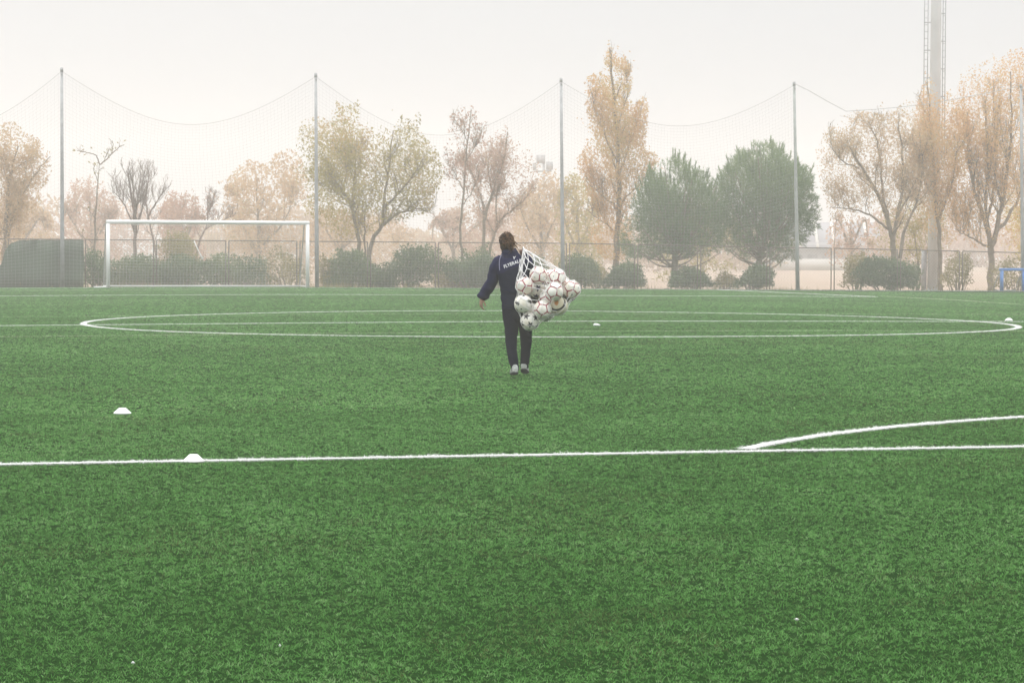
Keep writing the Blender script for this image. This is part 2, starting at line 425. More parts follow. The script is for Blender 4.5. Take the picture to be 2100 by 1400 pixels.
def grid_net(mb, fn, nu, nv, r, n=3, su=1, sv=1):
    """cords along both directions of the surface fn(u, v)"""
    for i in range(nu+1):
        mb.tube([fn(i/nu, v) for v in np.linspace(0, 1, max(3, nv//2+1))], r, n, False)
    for j in range(nv+1):
        mb.tube([fn(u, j/nv) for u in np.linspace(0, 1, max(3, nu//2+1))], r, n, False)

# ---- the goal
root = empty('football_goal', (0, L, float(crown(0)+fall(L))), 0, 'white football goal with sagging net in front of the far fence', 'goal')
HWG, HG = 3.76, 2.45; zb = lambda x: float(crown(x)-crown(0))
for s in (-1, 1):
    MB().tube([(s*HWG, 0, zb(HWG)), (s*HWG, 0, HG-.06)], .072, 16).build('post', m_white, root, smooth=True)
MB().tube([(-HWG-.065, 0, HG), (HWG+.065, 0, HG)], .072, 16).build('crossbar', m_white, root, smooth=True)
DT, DB = .8, 1.75
for s in (-1, 1):
    MB().tube([(s*HWG, .06, HG), (s*HWG, DT*.7, HG+.02), (s*HWG, DT, HG-.12), (s*HWG, DB-.1, .35), (s*HWG, DB, .03)], .022, 8).build('net_stanchion', m_galv_pale, root, smooth=True)
    MB().tube([(s*HWG, .05, .04), (s*HWG, DB, .04)], .025, 8).build('ground_bar', m_white, root)
MB().tube([(-HWG, DB, .04), (HWG, DB, .04)], .025, 8).build('ground_bar', m_white, root)
nb = MB()
def backnet(u, v):
    x = -HWG+2*HWG*u; sag = math.sin(PI*u)
    if v < .25: t = v/.25; return np.array([x, DT*t+.05, HG-.05*t-.10*sag*t])
    t = (v-.25)/.75; return np.array([x, DT+(DB-DT)*t+.12*math.sin(PI*t)*sag, (HG-.05)*(1-t)+.04-.10*sag*(1-t)])
grid_net(nb, backnet, 62, 30, .0035)
for s in (-1, 1):
    def side(u, v):
        z = (HG-.05)*(1-v)+.04; return np.array([s*HWG, .03+(DT+(DB-DT)*v)*u, z])
    grid_net(nb, side, 10, 20, .0035)
nb.build('net', m_cord, root)
stp = [on_plane(x, y, L+.75)-np.array([0, L, crown(0)+fall(L)]) for x, y in ((398, 494), (405, 510), (412, 524), (416, 531))]
MB().tube(stp, [.022, .02, .02, .05], 6).build('loose_strap', m_white, root, smooth=True)
MB().box((-HWG-.25, .05, .03), (.55, .12, .04)).build('ground_plate', m_white, root)

# ---- small blue goal by the fence on the right
g1 = on_plane(2054, 597, L+.7); g2 = on_plane(2099, 598, L+.75)
g1[2] = float(crown(g1[0])+fall(L)); g2[2] = float(crown(g2[0])+fall(L))
root = empty('small_goal', g1, 0, 'small blue goal frame standing by the fence', 'goal')
dv = g2-g1; dx = np.array([dv[0], dv[1], 0]); ux = nrm(dx); H = 46/F*np.linalg.norm(g1-CAM)
bk = nrm(np.array([-ux[1], ux[0], 0]))*.55
for k in (0, 1):
    b0 = dx*k; MB().box(b0+np.array([0, 0, H/2-.04]), (.11, .11, H-.08), (ux, nrm(bk), UP)).build('post', m_blue, root)
MB().box(dx*.5+np.array([0, 0, H-.055]), (np.linalg.norm(dx)+.20, .11, .11), (ux, nrm(bk), UP)).build('crossbar', m_blue, root)
for k in (0, 1):
    MB().tube([dx*k+bk*.1+UP*(H-.1), dx*k+bk*1.0+UP*.35, dx*k+bk*1.25+UP*.02], .02, 6).build('back_brace', m_galv, root)
MB().tube([bk*1.25+UP*.02, dx+bk*1.25+UP*.02], .02, 6).build('ground_bar', m_galv, root)

# ---- chain-link fence along the end of the pitch
YF = L+2.75
top_px = [(-160, 489), (0, 490), (465, 493.5), (893, 497), (1168, 499), (1434, 504), (1577, 507), (1708, 509), (1970, 515), (2130, 519), (2300, 523)]
TPX = np.array([p_[0] for p_ in top_px]); TPY = np.array([p_[1] for p_ in top_px])
def ftop(px): return on_plane(px, float(np.interp(px, TPX, TPY)), YF)
H_F = 1.88
pairs = [-150, 14, 172, 318, 466, 612, 757, 896, 1034, 1165, 1305, 1434, 1576, 1708, 1844, 1971, 2110, 2240]
o0 = ftop(1000); fo = np.array([o0[0], YF, o0[2]-H_F])
root = empty('chain_link_fence', fo, 0, 'low brown chain-link fence running behind the goal and poles', 'fence')
for k, px in enumerate(pairs):
    for dx_ in (-3.2, 3.2):
        a = ftop(px+dx_); b = a-UP*(H_F+.1)
        MB().tube([b-fo, a-fo], .024, 8).build('post', m_rail, root)
for k in range(len(pairs)-1):
    pa_, pb_ = pairs[k]+3.2, pairs[k+1]-3.2
    a, b = ftop(pa_)-fo, ftop(pb_)-fo
    MB().tube([a, b], .020, 8).build('top_rail', m_rail, root)
    mb = MB(); n = int(np.linalg.norm(b-a)/.13); m_ = int(H_F/.13)          # diagonal wires of one panel
    U_ = (b-a)/n
    for i in range(-m_, n):
        for sg in (1, -1):
            i0 = i if sg == 1 else i+m_
            t0, t1 = i0, i0+sg*m_
            lo_, hi_ = 0.0, 1.0
            for c in (0, n):
                if (t0-c)*(t1-c) < 0:
                    t = (c-t0)/(t1-t0)
                    if (t0 < 0 and c == 0) or (t0 > n and c == n): lo_ = max(lo_, t)
                    else: hi_ = min(hi_, t)
            if max(t0, t1) <= 0 or min(t0, t1) >= n or hi_ <= lo_: continue
            q = lambda t: a+U_*(t0+(t1-t0)*t)-UP*(H_F*(1-t)+.0)
            mb.tube([q(lo_)+np.array([0, .03, 0]), q(hi_)+np.array([0, .03, 0])], .0022, 3, False)
    mb.build('wire_mesh', m_mesh, root)

# ---- dark privacy screen tied to the fence on the left
m_screen = simple_mat('dark_green_screen', (.115, .150, .110), .85, .35, .9, bump=.3, c2=(.10, .115, .09), fine=30)
outl = [(-60, 591), (-60, 570), (-20, 556), (2, 544), (10, 516), (20, 500), (40, 493), (80, 492), (125, 492.5), (171, 492), (172, 540), (171, 590)]
bmx = bmesh.new(); YS = YF-.16
pts = []
for i in range(len(outl)):
    a, b = np.array(outl[i], float), np.array(outl[(i+1) % len(outl)], float)
    for t in np.linspace(0, 1, 9)[:-1]: pts.append(a+(b-a)*t)
vs = [bmx.verts.new(on_plane(q[0], q[1], YS)) for q in pts]
f0 = bmx.faces.new(vs)
bmesh.ops.triangulate(bmx, faces=[f0]); bmesh.ops.subdivide_edges(bmx, edges=bmx.edges[:], cuts=3, use_grid_fill=True)
bmesh.ops.triangulate(bmx, faces=bmx.faces[:])
for v in bmx.verts:
    x, z = v.co.x, v.co.z
    v.co.y += .05*math.sin(x*2.1+z)+.035*math.sin(x*5.3-z*1.7)+.02*math.sin(z*7+x)
c0 = Vector([float(v) for v in on_plane(60, 590, YS)])
for v in bmx.verts: v.co -= c0
me = bpy.data.meshes.new('privacy_screen'); bmx.to_mesh(me); bmx.free(); me.materials.append(m_screen)
for p_ in me.polygons: p_.use_smooth = True
o = bpy.data.objects.new('privacy_screen', me); COL.objects.link(o); o.location = c0
so = o.modifiers.new('thick', 'SOLIDIFY'); so.thickness = .006
tag(o, 'dark green fabric screen hung on the left end of the fence', 'screen')

# ---- tall poles with sagging ball-stop nets between them
YP = L+2.35
poles = [(-360, -362, 130), (128, 126.5, 141), (650, 647.5, 152), (1154.5, 1150.5, 162), (1636, 1628.5, 170), (2098, 2094, 174)]
tops = []
PL = ['grey net pole rising through the dark screen', 'grey net pole beside the right goal post', 'grey net pole between the walker and the tall poplar', 'pale net pole in front of the two pines', 'thin net pole at the right edge of the photo above the blue goal']
for k, (xb, xt, yt) in enumerate(poles):
    b = on_plane(xb, 589, YP); b[2] = float(crown(b[0])+fall(L))-.04; t = on_plane(xt, yt, YP); tops.append((b, t))
    if k == 0: continue
    root = empty('net_pole', b, 0, PL[k-1], 'pole', 'tall poles carrying the ball-stop nets')
    rel = t-b
    MB().tube([rel*0, rel*.25, rel*.6, rel], [.085, .08, .065, .052], 14).build('shaft', m_galv_pale if k == 4 else m_galv, root, smooth=True)
    MB().tube([rel*.985, rel*1.004], [.062, .058], 12).build('cap', m_galv, root)
    MB().box(rel*.975+np.array([0, -.07, 0]), (.05, .06, .09)).build('pulley', m_galv, root)
sag_px = [(-116, 262), (386, 250), (900, 272), (1372, 253)]
NL = ['ball-stop net sagging at the left edge of the photo', 'ball-stop net sagging above the football goal', 'ball-stop net sagging behind the broad tree and the walker', 'ball-stop net sagging across the poplar and the two pines']
for k in range(4):
    (b0, t0), (b1, t1) = tops[k], tops[k+1]
    lowp = on_plane(*sag_px[k], YP); mid = (t0[2]+t1[2])/2; sg = mid-lowp[2]
    org = (b0+b1)/2; nz = 60
    def topz(u): 
        q = 1-(2*u-1)**2; return t0[2]+(t1[2]-t0[2])*u - sg*(.80*q+.20*q*q)-.10
    def fn(u, v):
        x = (t0*(1-u)+t1*u)*(1-v)+(b0*(1-u)+b1*u)*v
        zt = topz(u); zb_ = .05+float(crown(x[0])+fall(L))
        pin = 1.0-.06*math.sin(PI*v)*(1 if abs(u-.5) > .48 else 0)
        z = zt+(zb_-zt)*v
        return np.array([x[0]+.05*math.sin(9*v+7*u)*math.sin(PI*u), YP+.10*math.sin(PI*u)*math.sin(5*v+3*u)+.02, z])-org
    mb = MB(); nu = int(np.linalg.norm(t1-t0)/.135)
    for i in range(nu+1): mb.tube([fn(i/nu, v) for v in np.linspace(0, 1, 22)], .0021, 3, False)
    for j in range(1, 57): mb.tube([fn(u, (j/56)**1.0) for u in np.linspace(0, 1, 34)], .0021, 3, False)
    root = empty('ball_stop_net', org, 0, NL[k], 'net', 'ball-stop nets between the tall poles')
    mb.build('mesh', m_netdark, root)
    MB().tube([fn(u, 0) for u in np.linspace(0, 1, 40)], .0075, 5, False).build('head_rope', m_netdark, root)
q = [on_plane(x, y, YP) for x, y in ((1630, 172), (1660, 187), (1700, 210), (1735, 228.5), (1790, 225), (1835, 221), (1900, 214), (2000, 196), (2094, 177))]
o = MB().tube(np.array(q)-q[0], .012, 5).build('rope', m_netdark, None, q[0]); tag(o, 'bare slack rope running from the pale pole into the autumn trees', 'rope')

# ---- floodlight mast among the trees on the right
dM = dfence(1914)+8.0; b = P(1914, 590, dM); b[2] = earth(b[0])-.1
mr = empty('floodlight_mast', b, 0, 'tall pale floodlight mast with climbing ladder among the autumn trees', 'floodlight mast')
pxm = F/dM/1.0
HM = 17.2
rad = [.27, .265, .25, .235, .21]
MB().tube([UP*z+R0*(z*.0006) for z in (0, 3, 7, 12, HM)], rad, 20).build('shaft', m_mast, mr, smooth=True)
for sd, nm in ((-1, 'ladder'), (1, 'cable_ladder')):
    mb = MB(); off = .34 if sd == -1 else .325; wd = .16 if sd == -1 else .11
    z0 = 5.6 if sd == -1 else 6.0
    xa = R0*sd*off; xb_ = R0*sd*(off+wd)
    for q_ in (xa, xb_): mb.tube([q_+UP*z0, q_+UP*(HM-.3)], .02, 6)
    for z in np.arange(z0+.2, HM-.4, .305): mb.tube([xa+UP*z, xb_+UP*z], .013, 6)
    for z in np.arange(z0+.3, HM-.4, 1.22): mb.tube([R0*sd*.2+UP*z, xb_*1.04+UP*z], .024, 6)
    mb.build(nm, m_galv, mr)
MB().box(UP*(HM-.1), (2.6, .5, .12), (R0, FH, UP)).build('lamp_frame', m_galv, mr)
for i in range(4): MB().box(UP*(HM+.25)+R0*(-.95+.63*i)-FH*.12, (.5, .3, .42), (R0, FH, UP)).build('lamp', m_galv_pale, mr)
MB().tube([UP*.05, UP*.22], .42, 16).build('base_flange', m_galv, mr)
MB().tube([R0*-.42+UP*0, R0*-.42+UP*1.95], .12, 12).build('cable_box', m_galv, mr)

# ---- far floodlight between the trees in the middle
dL = 240.0; b = P(1115, 560, dL); b[2] = -.3
fr = empty('floodlight', b, 0, 'distant hazy floodlight with square lamp heads above the middle trees', 'floodlight')
pz = lambda x, y: P(x, y, dL)-b
MB().tube([np.zeros(3), pz(1115, 330)], [.16, .10], 10).build('shaft', m_galv, fr)
MB().tube([pz(1098, 352), pz(1131, 350)], .09, 6).build('crossarm', m_galv, fr)
for x0, y0, x1, y1 in ((1100, 318, 1118, 335), (1120, 332, 1134, 348), (1093, 334, 1100, 349)):
    c = pz((x0+x1)/2, (y0+y1)/2); MB().box(c, ((x1-x0)/F*dL, .35, (y1-y0)/F*dL), (R0, FH, UP)).build('lamp', m_galv, fr)

# ---- hazy sports building and low wall beyond the fence, on the right
m_hall = simple_mat('grey_cladding', (.34, .34, .36), .7, .1, .4)
m_roof = simple_mat('grey_roof', (.25, .25, .28), .6, .2, .3)
m_wallw = simple_mat('pale_render', (.62, .60, .56), .85, .1, .5)
dB = 270.0; q0 = P(1600, 545, dB); b = np.array([q0[0], q0[1], -.7])
hb = empty('sports_hall', b, 0, 'pale grey sports hall with a pitched roof lost in the fog', 'building')
kx = dB/F
def hp(x, y, dd=0.0): return P(x, y, dB)-b+FH*dd
x0, x1 = 1560, 1860
c_ = hp((x0+x1)/2, 540); MB().box(np.array([c_[0], c_[1], 1.0])+FH*4, ((x1-x0)*kx, 8, 3.6), (R0, FH, UP)).build('wall', m_hall, hb)
e1, e2 = hp(x0-6, 508), hp(x1+6, 508); r1, r2 = hp(x0-6, 455), hp(x1+6, 455)
V = [e1-FH*.6, e2-FH*.6, r2+FH*5, r1+FH*5, e1+FH*10, e2+FH*10]; V = [np.array(v) for v in V]
MB().add(np.array(V+[v-UP*.25 for v in V]), [(0, 1, 2, 3), (3, 2, 5, 4), (6, 9, 8, 7), (9, 10, 11, 8), (0, 6, 7, 1), (4, 5, 11, 10), (0, 3, 9, 6), (3, 4, 10, 9), (1, 7, 8, 2), (2, 8, 11, 5)]).build('roof', m_roof, hb)
for t in np.linspace(.06, .94, 9):
    p0 = V[0]+(V[1]-V[0])*t; p1 = V[3]+(V[2]-V[3])*(t+.02)
    MB().tube([p0+UP*.1, p1+UP*.1], .16, 6).build('roof_light', m_wallw, hb)
for t in np.linspace(.05, .95, 10):
    q1 = hp(x0+(x1-x0)*t, 530); MB().box(np.array([q1[0], q1[1], 1.0])-FH*.02, (.9, .12, 1.1), (R0, FH, UP)).build('window', m_roof, hb)
q0 = P(1590, 545, 235); b = np.array([q0[0], q0[1], -.45])
q1 = P(1790, 545, 235)
o = MB().box((q1-q0)/2*np.array([1, 1, 0])+np.array([0, 0, .5]), (np.linalg.norm((q1-q0)[:2]), .25, 1.0), (nrm(np.array([*(q1-q0)[:2], 0])), FH, UP)).build('boundary_wall', m_wallw, None, b)
tag(o, 'low pale wall in front of the foggy sports hall', 'wall')

# ================================================================== trees and shrubs
m_bark = simple_mat('bark', (.30, .24, .18), .9, .4, 5, bump=.4, c2=(.19, .15, .115))
m_bark_pale = simple_mat('pale_bark', (.32, .26, .20), .9, .4, 5, bump=.4, c2=(.21, .17, .13))
m_twig = simple_mat('purple_brown_twigs', (.30, .22, .19), .9, .3, 5)
LM = {
 'olive': leaf_mat('olive_leaves', [(0.224, 0.184, 0.062), (0.348, 0.297, 0.093), (0.447, 0.354, 0.121), (0.486, 0.313, 0.141)], .45),
 'tan': leaf_mat('tan_leaves', [(0.384, 0.277, 0.178), (0.510, 0.361, 0.221), (0.599, 0.432, 0.258), (0.479, 0.388, 0.205)], .45),
 'rust': leaf_mat('rusty_leaves', [(0.394, 0.228, 0.169), (0.481, 0.298, 0.215), (0.469, 0.328, 0.228)], .45),
 'orange': leaf_mat('orange_leaves', [(0.482, 0.275, 0.133), (0.631, 0.381, 0.176), (0.680, 0.457, 0.207), (0.561, 0.427, 0.176)], .45),
 'poplar': leaf_mat('poplar_leaves', [(0.485, 0.298, 0.154), (0.612, 0.380, 0.183), (0.641, 0.444, 0.203), (0.502, 0.413, 0.170)], .45),
 'yellow': leaf_mat('yellow_leaves', [(0.515, 0.382, 0.100), (0.619, 0.477, 0.129), (0.561, 0.475, 0.156)], .45),
 'pine': leaf_mat('pine_needles', [(0.086, 0.144, 0.057), (0.127, 0.207, 0.081), (0.184, 0.276, 0.103), (0.310, 0.380, 0.149)], .35),
 'shrub': leaf_mat('shrub_leaves', [(0.088, 0.131, 0.065), (0.125, 0.181, 0.085), (0.175, 0.231, 0.106), (0.237, 0.275, 0.125)], .35),
 'drab': leaf_mat('drab_shrub_leaves', [(0.237, 0.206, 0.094), (0.338, 0.288, 0.125), (0.425, 0.350, 0.163)], .35),
 'pinkish': leaf_mat('pinkish_leaves', [(0.444, 0.295, 0.229), (0.531, 0.365, 0.275), (0.509, 0.394, 0.269)], .45),
}
def pip(poly, x, z):
    inside = np.zeros(len(x), bool); n = len(poly)
    for i in range(n):
        x0, z0 = poly[i]; x1, z1 = poly[(i+1) % n]
        c = ((z0 > z) != (z1 > z)) & (x < (x1-x0)*(z-z0)/((z1-z0) if abs(z1-z0) > 1e-9 else 1e-9)+x0)
        inside ^= c
    return inside
def smooth_line(pts, n):
    pts = np.asarray(pts, float)
    if len(pts) == 2: return pts[0]+(pts[1]-pts[0])*np.linspace(0, 1, n)[:, None]
    e = np.vstack([2*pts[0]-pts[1], pts, 2*pts[-1]-pts[-2]]); out = []
    seg = len(pts)-1
    for u in np.linspace(0, seg-1e-6, n):
        i = int(u); t = u-i; a, b, c, d = e[i:i+4]
        out.append(.5*(2*b+(c-a)*t+(2*a-5*b+4*c-d)*t*t+(3*b-a-3*c+d)*t**3))
    return np.array(out)
class Env:
    """crown volume: a silhouette in the tree's own right/up plane with an elliptical depth"""
    def __init__(s, polys, thick):
        s.polys = polys; s.thick = thick; a = np.concatenate(polys)
        s.lo, s.hi = a.min(0), a.max(0); s.c = [p.mean(0) for p in polys]
    def inside(s, p, grow=1.0):
        y = p[:, 1]/s.thick; k = abs(y) < 1; q = np.sqrt(np.clip(1-y*y, 1e-3, 1))*grow; r = np.zeros(len(p), bool)
        for poly, c in zip(s.polys, s.c):
            r |= k & pip(poly, c[0]+(p[:, 0]-c[0])/q, c[1]+(p[:, 2]-c[1])/q)
        return r
    def sample(s, n, rg):
        out = []; m = 0
        for _ in range(60):
            p = np.stack([rg.uniform(s.lo[0], s.hi[0], 4*n), rg.uniform(-s.thick, s.thick, 4*n), rg.uniform(s.lo[1], s.hi[1], 4*n)], 1)
            p = p[s.inside(p)]; out.append(p); m += len(p)
            if m >= n: break
        return np.concatenate(out)[:n]
def leaf_quads(c, s, rg, flat=0.0):
    n = len(c); d = rg.normal(size=(n, 3)); d /= np.linalg.norm(d, axis=1)[:, None]
    e = rg.normal(size=(n, 3)); e -= d*np.sum(e*d, 1)[:, None]; e /= np.linalg.norm(e, axis=1)[:, None]
    s = (s*(.6+.8*rg.random(n)))[:, None]
    V = np.stack([c-d*s, c+e*s*.42, c+d*s, c-e*s*.42], 1).reshape(-1, 3); i = np.arange(n)*4
    return V, np.stack([i, i+1, i+2, i+3], 1).ravel(), i
def tree(label, base_px, d, limbs, crown_px, thick, leaves, r0=.12, leafmat='olive', bark=None, size=.09, subs=7, sub_len=.28,
         twigs=4, up=.35, fill=.5, gap=.5, name='deciduous_tree', cat='tree', group=None, seed=1, twig_r=.008, clump=1.4, top_px=None, colour_noise=.5, third=0, outl=.35):
    """limbs: pixel polylines giving the course of each main stem, crown_px: pixel outlines of the crown lobes"""
    rg = np.random.default_rng(seed)
    if d < 130: d = dfence(base_px)+max(1.4, d-104.5)
    b = P(base_px, 575, d); b[2] = earth(b[0])-.05
    root = empty(name, b, 0, label, cat, group)
    def loc(px, py):
        p = P(px, py, d)-b; return np.array([p@R0, p[2]])
    env = Env([np.array([loc(*q) for q in c]) for c in crown_px], thick) if crown_px else None
    W = lambda p: p[:, 0:1]*R0+p[:, 1:2]*FH+p[:, 2:3]*UP
    size_c = max(env.hi-env.lo) if env else 4.0
    mb = MB(); sites = []
    def add(pts, ra, rb, n): mb.tube(W(pts), np.linspace(ra, rb, len(pts))**1.0, n, True)
    L1 = []
    for k, lm in enumerate(limbs):
        lm_r = r0
        if isinstance(lm, tuple): lm, lm_r = lm
        q = np.array([loc(*p) for p in lm])
        if q[0, 1] < 1.1: q[0, 1] = -.03
        yo = rg.uniform(-.55, .55)*thick*min(1, .25+.2*k) if k else 0
        p3 = np.stack([q[:, 0], yo*np.linspace(0, 1, len(q))**1.2, q[:, 1]], 1)
        p3 = smooth_line(p3, max(8, 4*len(q))); ln = len(p3)
        p3[1:, :] += rg.normal(0, .012*size_c/4, (ln-1, 3))
        add(p3, lm_r, max(.012, lm_r*.22), 8); L1.append((p3, lm_r)); sites.append(p3[ln//2:])
    def branch(start, dirv, length, ra, lvl, n=6):
        pts = [start]; v = nrm(dirv)
        for _ in range(n):
            v = nrm(v+rg.normal(0, .16, 3)+UP_*up*.22); pts.append(pts[-1]+v*length/n)
        pts = np.array(pts)
        if env is not None:
            ok = env.inside(pts, 1.06); bad = np.where(~ok[2:])[0]
            if len(bad): pts = pts[:max(3, bad[0]+3)]
        add(pts, ra, max(twig_r*.5, ra*.3), 5 if lvl == 1 else 3); sites.append(pts[1:]); return pts, ra
    UP_ = np.array([0, 0, 1.0]); L2 = []
    for p3, lr in L1:
        n = len(p3)
        for _ in range(subs):
            i = int(rg.uniform(.28, .98)*(n-1)); t = nrm(p3[min(i+1, n-1)]-p3[max(i-1, 0)])
            sd = rg.normal(size=3); sd[2] *= .5; sd = nrm(sd-t*(sd@t))
            L2.append(branch(p3[i], t*.55+sd*rg.uniform(.5, 1.0)+UP_*up, size_c*sub_len*rg.uniform(.5, 1.2)*(1.15-.6*i/n), max(twig_r*1.6, lr*.34*(1.1-.7*i/n)), 1))
    L3 = []
    for p3, lr in L2:
        n = len(p3)
        for _ in range(twigs+1):
            i = rg.integers(1, n); t = nrm(p3[min(i+1, n-1)]-p3[i-1]); sd = rg.normal(size=3); sd = nrm(sd-t*(sd@t))
            L3.append(branch(p3[i], t*.6+sd*.7+UP_*up, size_c*sub_len*.42*rg.uniform(.5, 1.2), max(twig_r, lr*.4), 2, 4))
    if third:
        for p3, lr in L3:
            n = len(p3)
            for _ in range(third):
                i = rg.integers(1, n); t = nrm(p3[min(i+1, n-1)]-p3[i-1]); sd = rg.normal(size=3); sd = nrm(sd-t*(sd@t))
                branch(p3[i], t*.7+sd*.6+UP_*up, size_c*sub_len*.22*rg.uniform(.5, 1.2), twig_r, 3, 3)
    mb.build('trunk', bark or m_bark, root, smooth=True)
    if leaves:
        leaves = int(leaves*1.65)
        S = np.concatenate(sites); nA = int(leaves*(1-fill))
        A = S[rg.integers(0, len(S), nA)]+rg.normal(0, .10*size_c/4, (nA, 3))
        if env is not None:
            Bp = env.sample(int(leaves*fill*2.8), rg) if fill else np.zeros((0, 3))
            if len(Bp): 
                v = vnoise3(Bp, clump, seed)+.35*(vnoise3(Bp, clump*2.7, seed+3)-.5); vg = vnoise3(Bp, .9, seed+40); Bp = Bp[(v > gap+.03) & env.inside(Bp, .90+.85*(vg-.30))][:int(leaves*fill)]
            A = np.concatenate([A, Bp]); k = env.inside(A, 1.03) | (rg.random(len(A)) < outl*.15); A = A[k]
        V, lo, st = leaf_quads(A, size*.68, rg); V = V[:, 0:1]*R0+V[:, 1:2]*FH+V[:, 2:3]*UP
        h = (A[:, 2]-A[:, 2].min())/max(np.ptp(A[:, 2]), .1)
        cv = np.clip(.5+colour_noise*(vnoise3(A, 1.1, seed+20)-.5)*2+rg.normal(0, .16, len(A)), 0, 1)
        mesh_obj('crown', V, lo, st, LM[leafmat], root, attrs={'rnd': cv})
    return root
def pine(label, base_px, d, trunk, crown_px, thick, tufts, seed):
    rg = np.random.default_rng(seed); d = dfence(base_px)+max(1.4, d-104.5); b = P(base_px, 585, d); b[2] = earth(b[0])-.05
    root = empty('pine_tree', b, 0, label, 'pine tree', 'dark round pines behind the fence')
    def loc(px, py):
        p = P(px, py, d)-b; return np.array([p@R0, p[2]])
    env = Env([np.array([loc(*q) for q in c]) for c in crown_px], thick)
    W = lambda p: p[:, 0:1]*R0+p[:, 1:2]*FH+p[:, 2:3]*UP
    mb = MB(); q = np.array([loc(*p) for p in trunk]); p3 = smooth_line(np.stack([q[:, 0], 0*q[:, 0], q[:, 1]], 1), 14)
    mb.tube(W(p3), np.linspace(.17, .05, 14), 10)
    ends = env.sample(70, rg)
    for e in ends:
        i = int(np.clip((e[2]-p3[0, 2])/(p3[-1, 2]-p3[0, 2])*13*.62, 3, 12)); s = p3[i]
        m = (s+e)/2+np.array([0, 0, -.12*np.linalg.norm(e-s)]); mb.tube(W(smooth_line([s, m, e], 7)), np.linspace(.045, .012, 7), 5)
    mb.build('trunk', m_bark, root, smooth=True)
    A = env.sample(int(tufts*2.8), rg); v = vnoise3(A, 1.5, seed)+.4*(vnoise3(A, 4, seed+2)-.5)
    ctr = np.array([p3[7, 0], 0, (env.lo[1]*.6+env.hi[1]*.4)])
    rel = (A-ctr)/np.array([(env.hi[0]-env.lo[0])/2, thick, (env.hi[1]-env.lo[1])/2]); rr = np.linalg.norm(rel, axis=1)
    kk = np.where((v > .485-.10*(rr < .5)) & env.inside(A, .98+.6*(vnoise3(A, 1.1, seed+40)-.3)))[0][:tufts]; A = A[kk]; rel = rel[kk]
    # upright shoots standing proud of the upper surface
    T = A[(rel[:, 2] > .40) & (np.linalg.norm(rel, axis=1) > .72)][:110]
    sh = np.concatenate([T+np.array([0, 0, k*.075])+(T-ctr)*[.02*k, .02*k, 0] for k in range(5)]) if len(T) else A[:0]
    A = np.concatenate([A, sh]); rel = (A-ctr)/np.array([(env.hi[0]-env.lo[0])/2, thick, (env.hi[1]-env.lo[1])/2])
    n = len(A); out = A-ctr; out /= np.linalg.norm(out, axis=1)[:, None]
    ax = out*.7+np.array([0, 0, .30])+rg.normal(0, .55, (n, 3)); ax /= np.linalg.norm(ax, axis=1)[:, None]
    isS = np.arange(n) >= n-len(sh); ax[isS] = nrm(np.array([0, 0, 1.0]))+out[isS]*.15
    m = 12; axr = np.repeat(ax, m, 0); c = np.repeat(A, m, 0)+axr*rg.uniform(-.12, .16, n*m)[:, None]*np.where(np.repeat(isS, m), .4, 1)[:, None]
    dv = axr*rg.uniform(.5, 1.1, n*m)[:, None]+rg.normal(0, .5, (n*m, 3))*np.where(np.repeat(isS, m), .45, 1)[:, None]; dv /= np.linalg.norm(dv, axis=1)[:, None]
    ln = rg.uniform(.10, .19, n*m)[:, None]; sd = np.cross(dv, rg.normal(size=(n*m, 3))); sd /= np.linalg.norm(sd, axis=1)[:, None]
    V = np.stack([c-sd*.010, c+sd*.010, c+dv*ln], 1).reshape(-1, 3); i = np.arange(n*m)*3
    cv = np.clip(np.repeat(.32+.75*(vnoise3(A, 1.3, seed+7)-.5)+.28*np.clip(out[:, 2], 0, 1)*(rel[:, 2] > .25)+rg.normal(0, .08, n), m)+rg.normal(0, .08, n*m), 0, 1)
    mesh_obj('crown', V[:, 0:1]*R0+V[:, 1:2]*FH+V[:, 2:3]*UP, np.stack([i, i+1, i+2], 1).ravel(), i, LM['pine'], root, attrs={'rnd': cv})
    return root
def shrub(label, d, poly, thick, leaves, mat='shrub', seed=1, size=.062, stems=5, gap=.36):
    rg = np.random.default_rng(seed); px = np.array(poly, float); cx = px[:, 0].mean(); d = dfence(cx)+1.3+max(0, d-104.8)*.8
    poly = [(cx+(a-cx)*(1.16 if cx < 1200 else 1.04), b_) for a, b_ in poly]
    b = P(cx, 590, d); b[2] = earth(b[0])-.03; root = empty('shrub', b, 0, label, 'shrub', 'shrubs growing along the fence')
    def loc(x, y):
        p = P(x, y, d)-b; return np.array([p@R0, p[2]])
    env = Env([np.array([loc(*q) for q in poly])], thick); W = lambda p: p[:, 0:1]*R0+p[:, 1:2]*FH+p[:, 2:3]*UP
    mb = MB(); E = env.sample(stems*3, rg)
    for e in E:
        s = np.array([e[0]*.35, e[1]*.3, 0]); mb.tube(W(smooth_line([s, (s+e)/2+np.array([0, 0, .1]), e], 6)), np.linspace(.022, .006, 6), 4)
    mb.build('stems', m_bark, root)
    A = env.sample(int(leaves*1.9), rg); A = A*np.array([1.16, 1.1, 1.14]); v = vnoise3(A, 2.2, seed)+.4*(vnoise3(A, 6, seed+2)-.5); vg = vnoise3(A, 1.5, seed+40)+.45*(vnoise3(A, 4.5, seed+41)-.5)
    A = A[(v > gap) & env.inside(A, .70+1.05*(vg-.25))][:leaves]
    A = A+rg.normal(0, .06, A.shape); A[:, 2] = abs(A[:, 2]); V, lo, st = leaf_quads(A, size, rg)
    cv = np.clip(.45+1.1*(vnoise3(A, 1.6, seed+9)-.5)+rg.normal(0, .15, len(A)), 0, 1)
    mesh_obj('foliage', V[:, 0:1]*R0+V[:, 1:2]*FH+V[:, 2:3]*UP, lo, st, LM[mat], root, attrs={'rnd': cv})
    return root

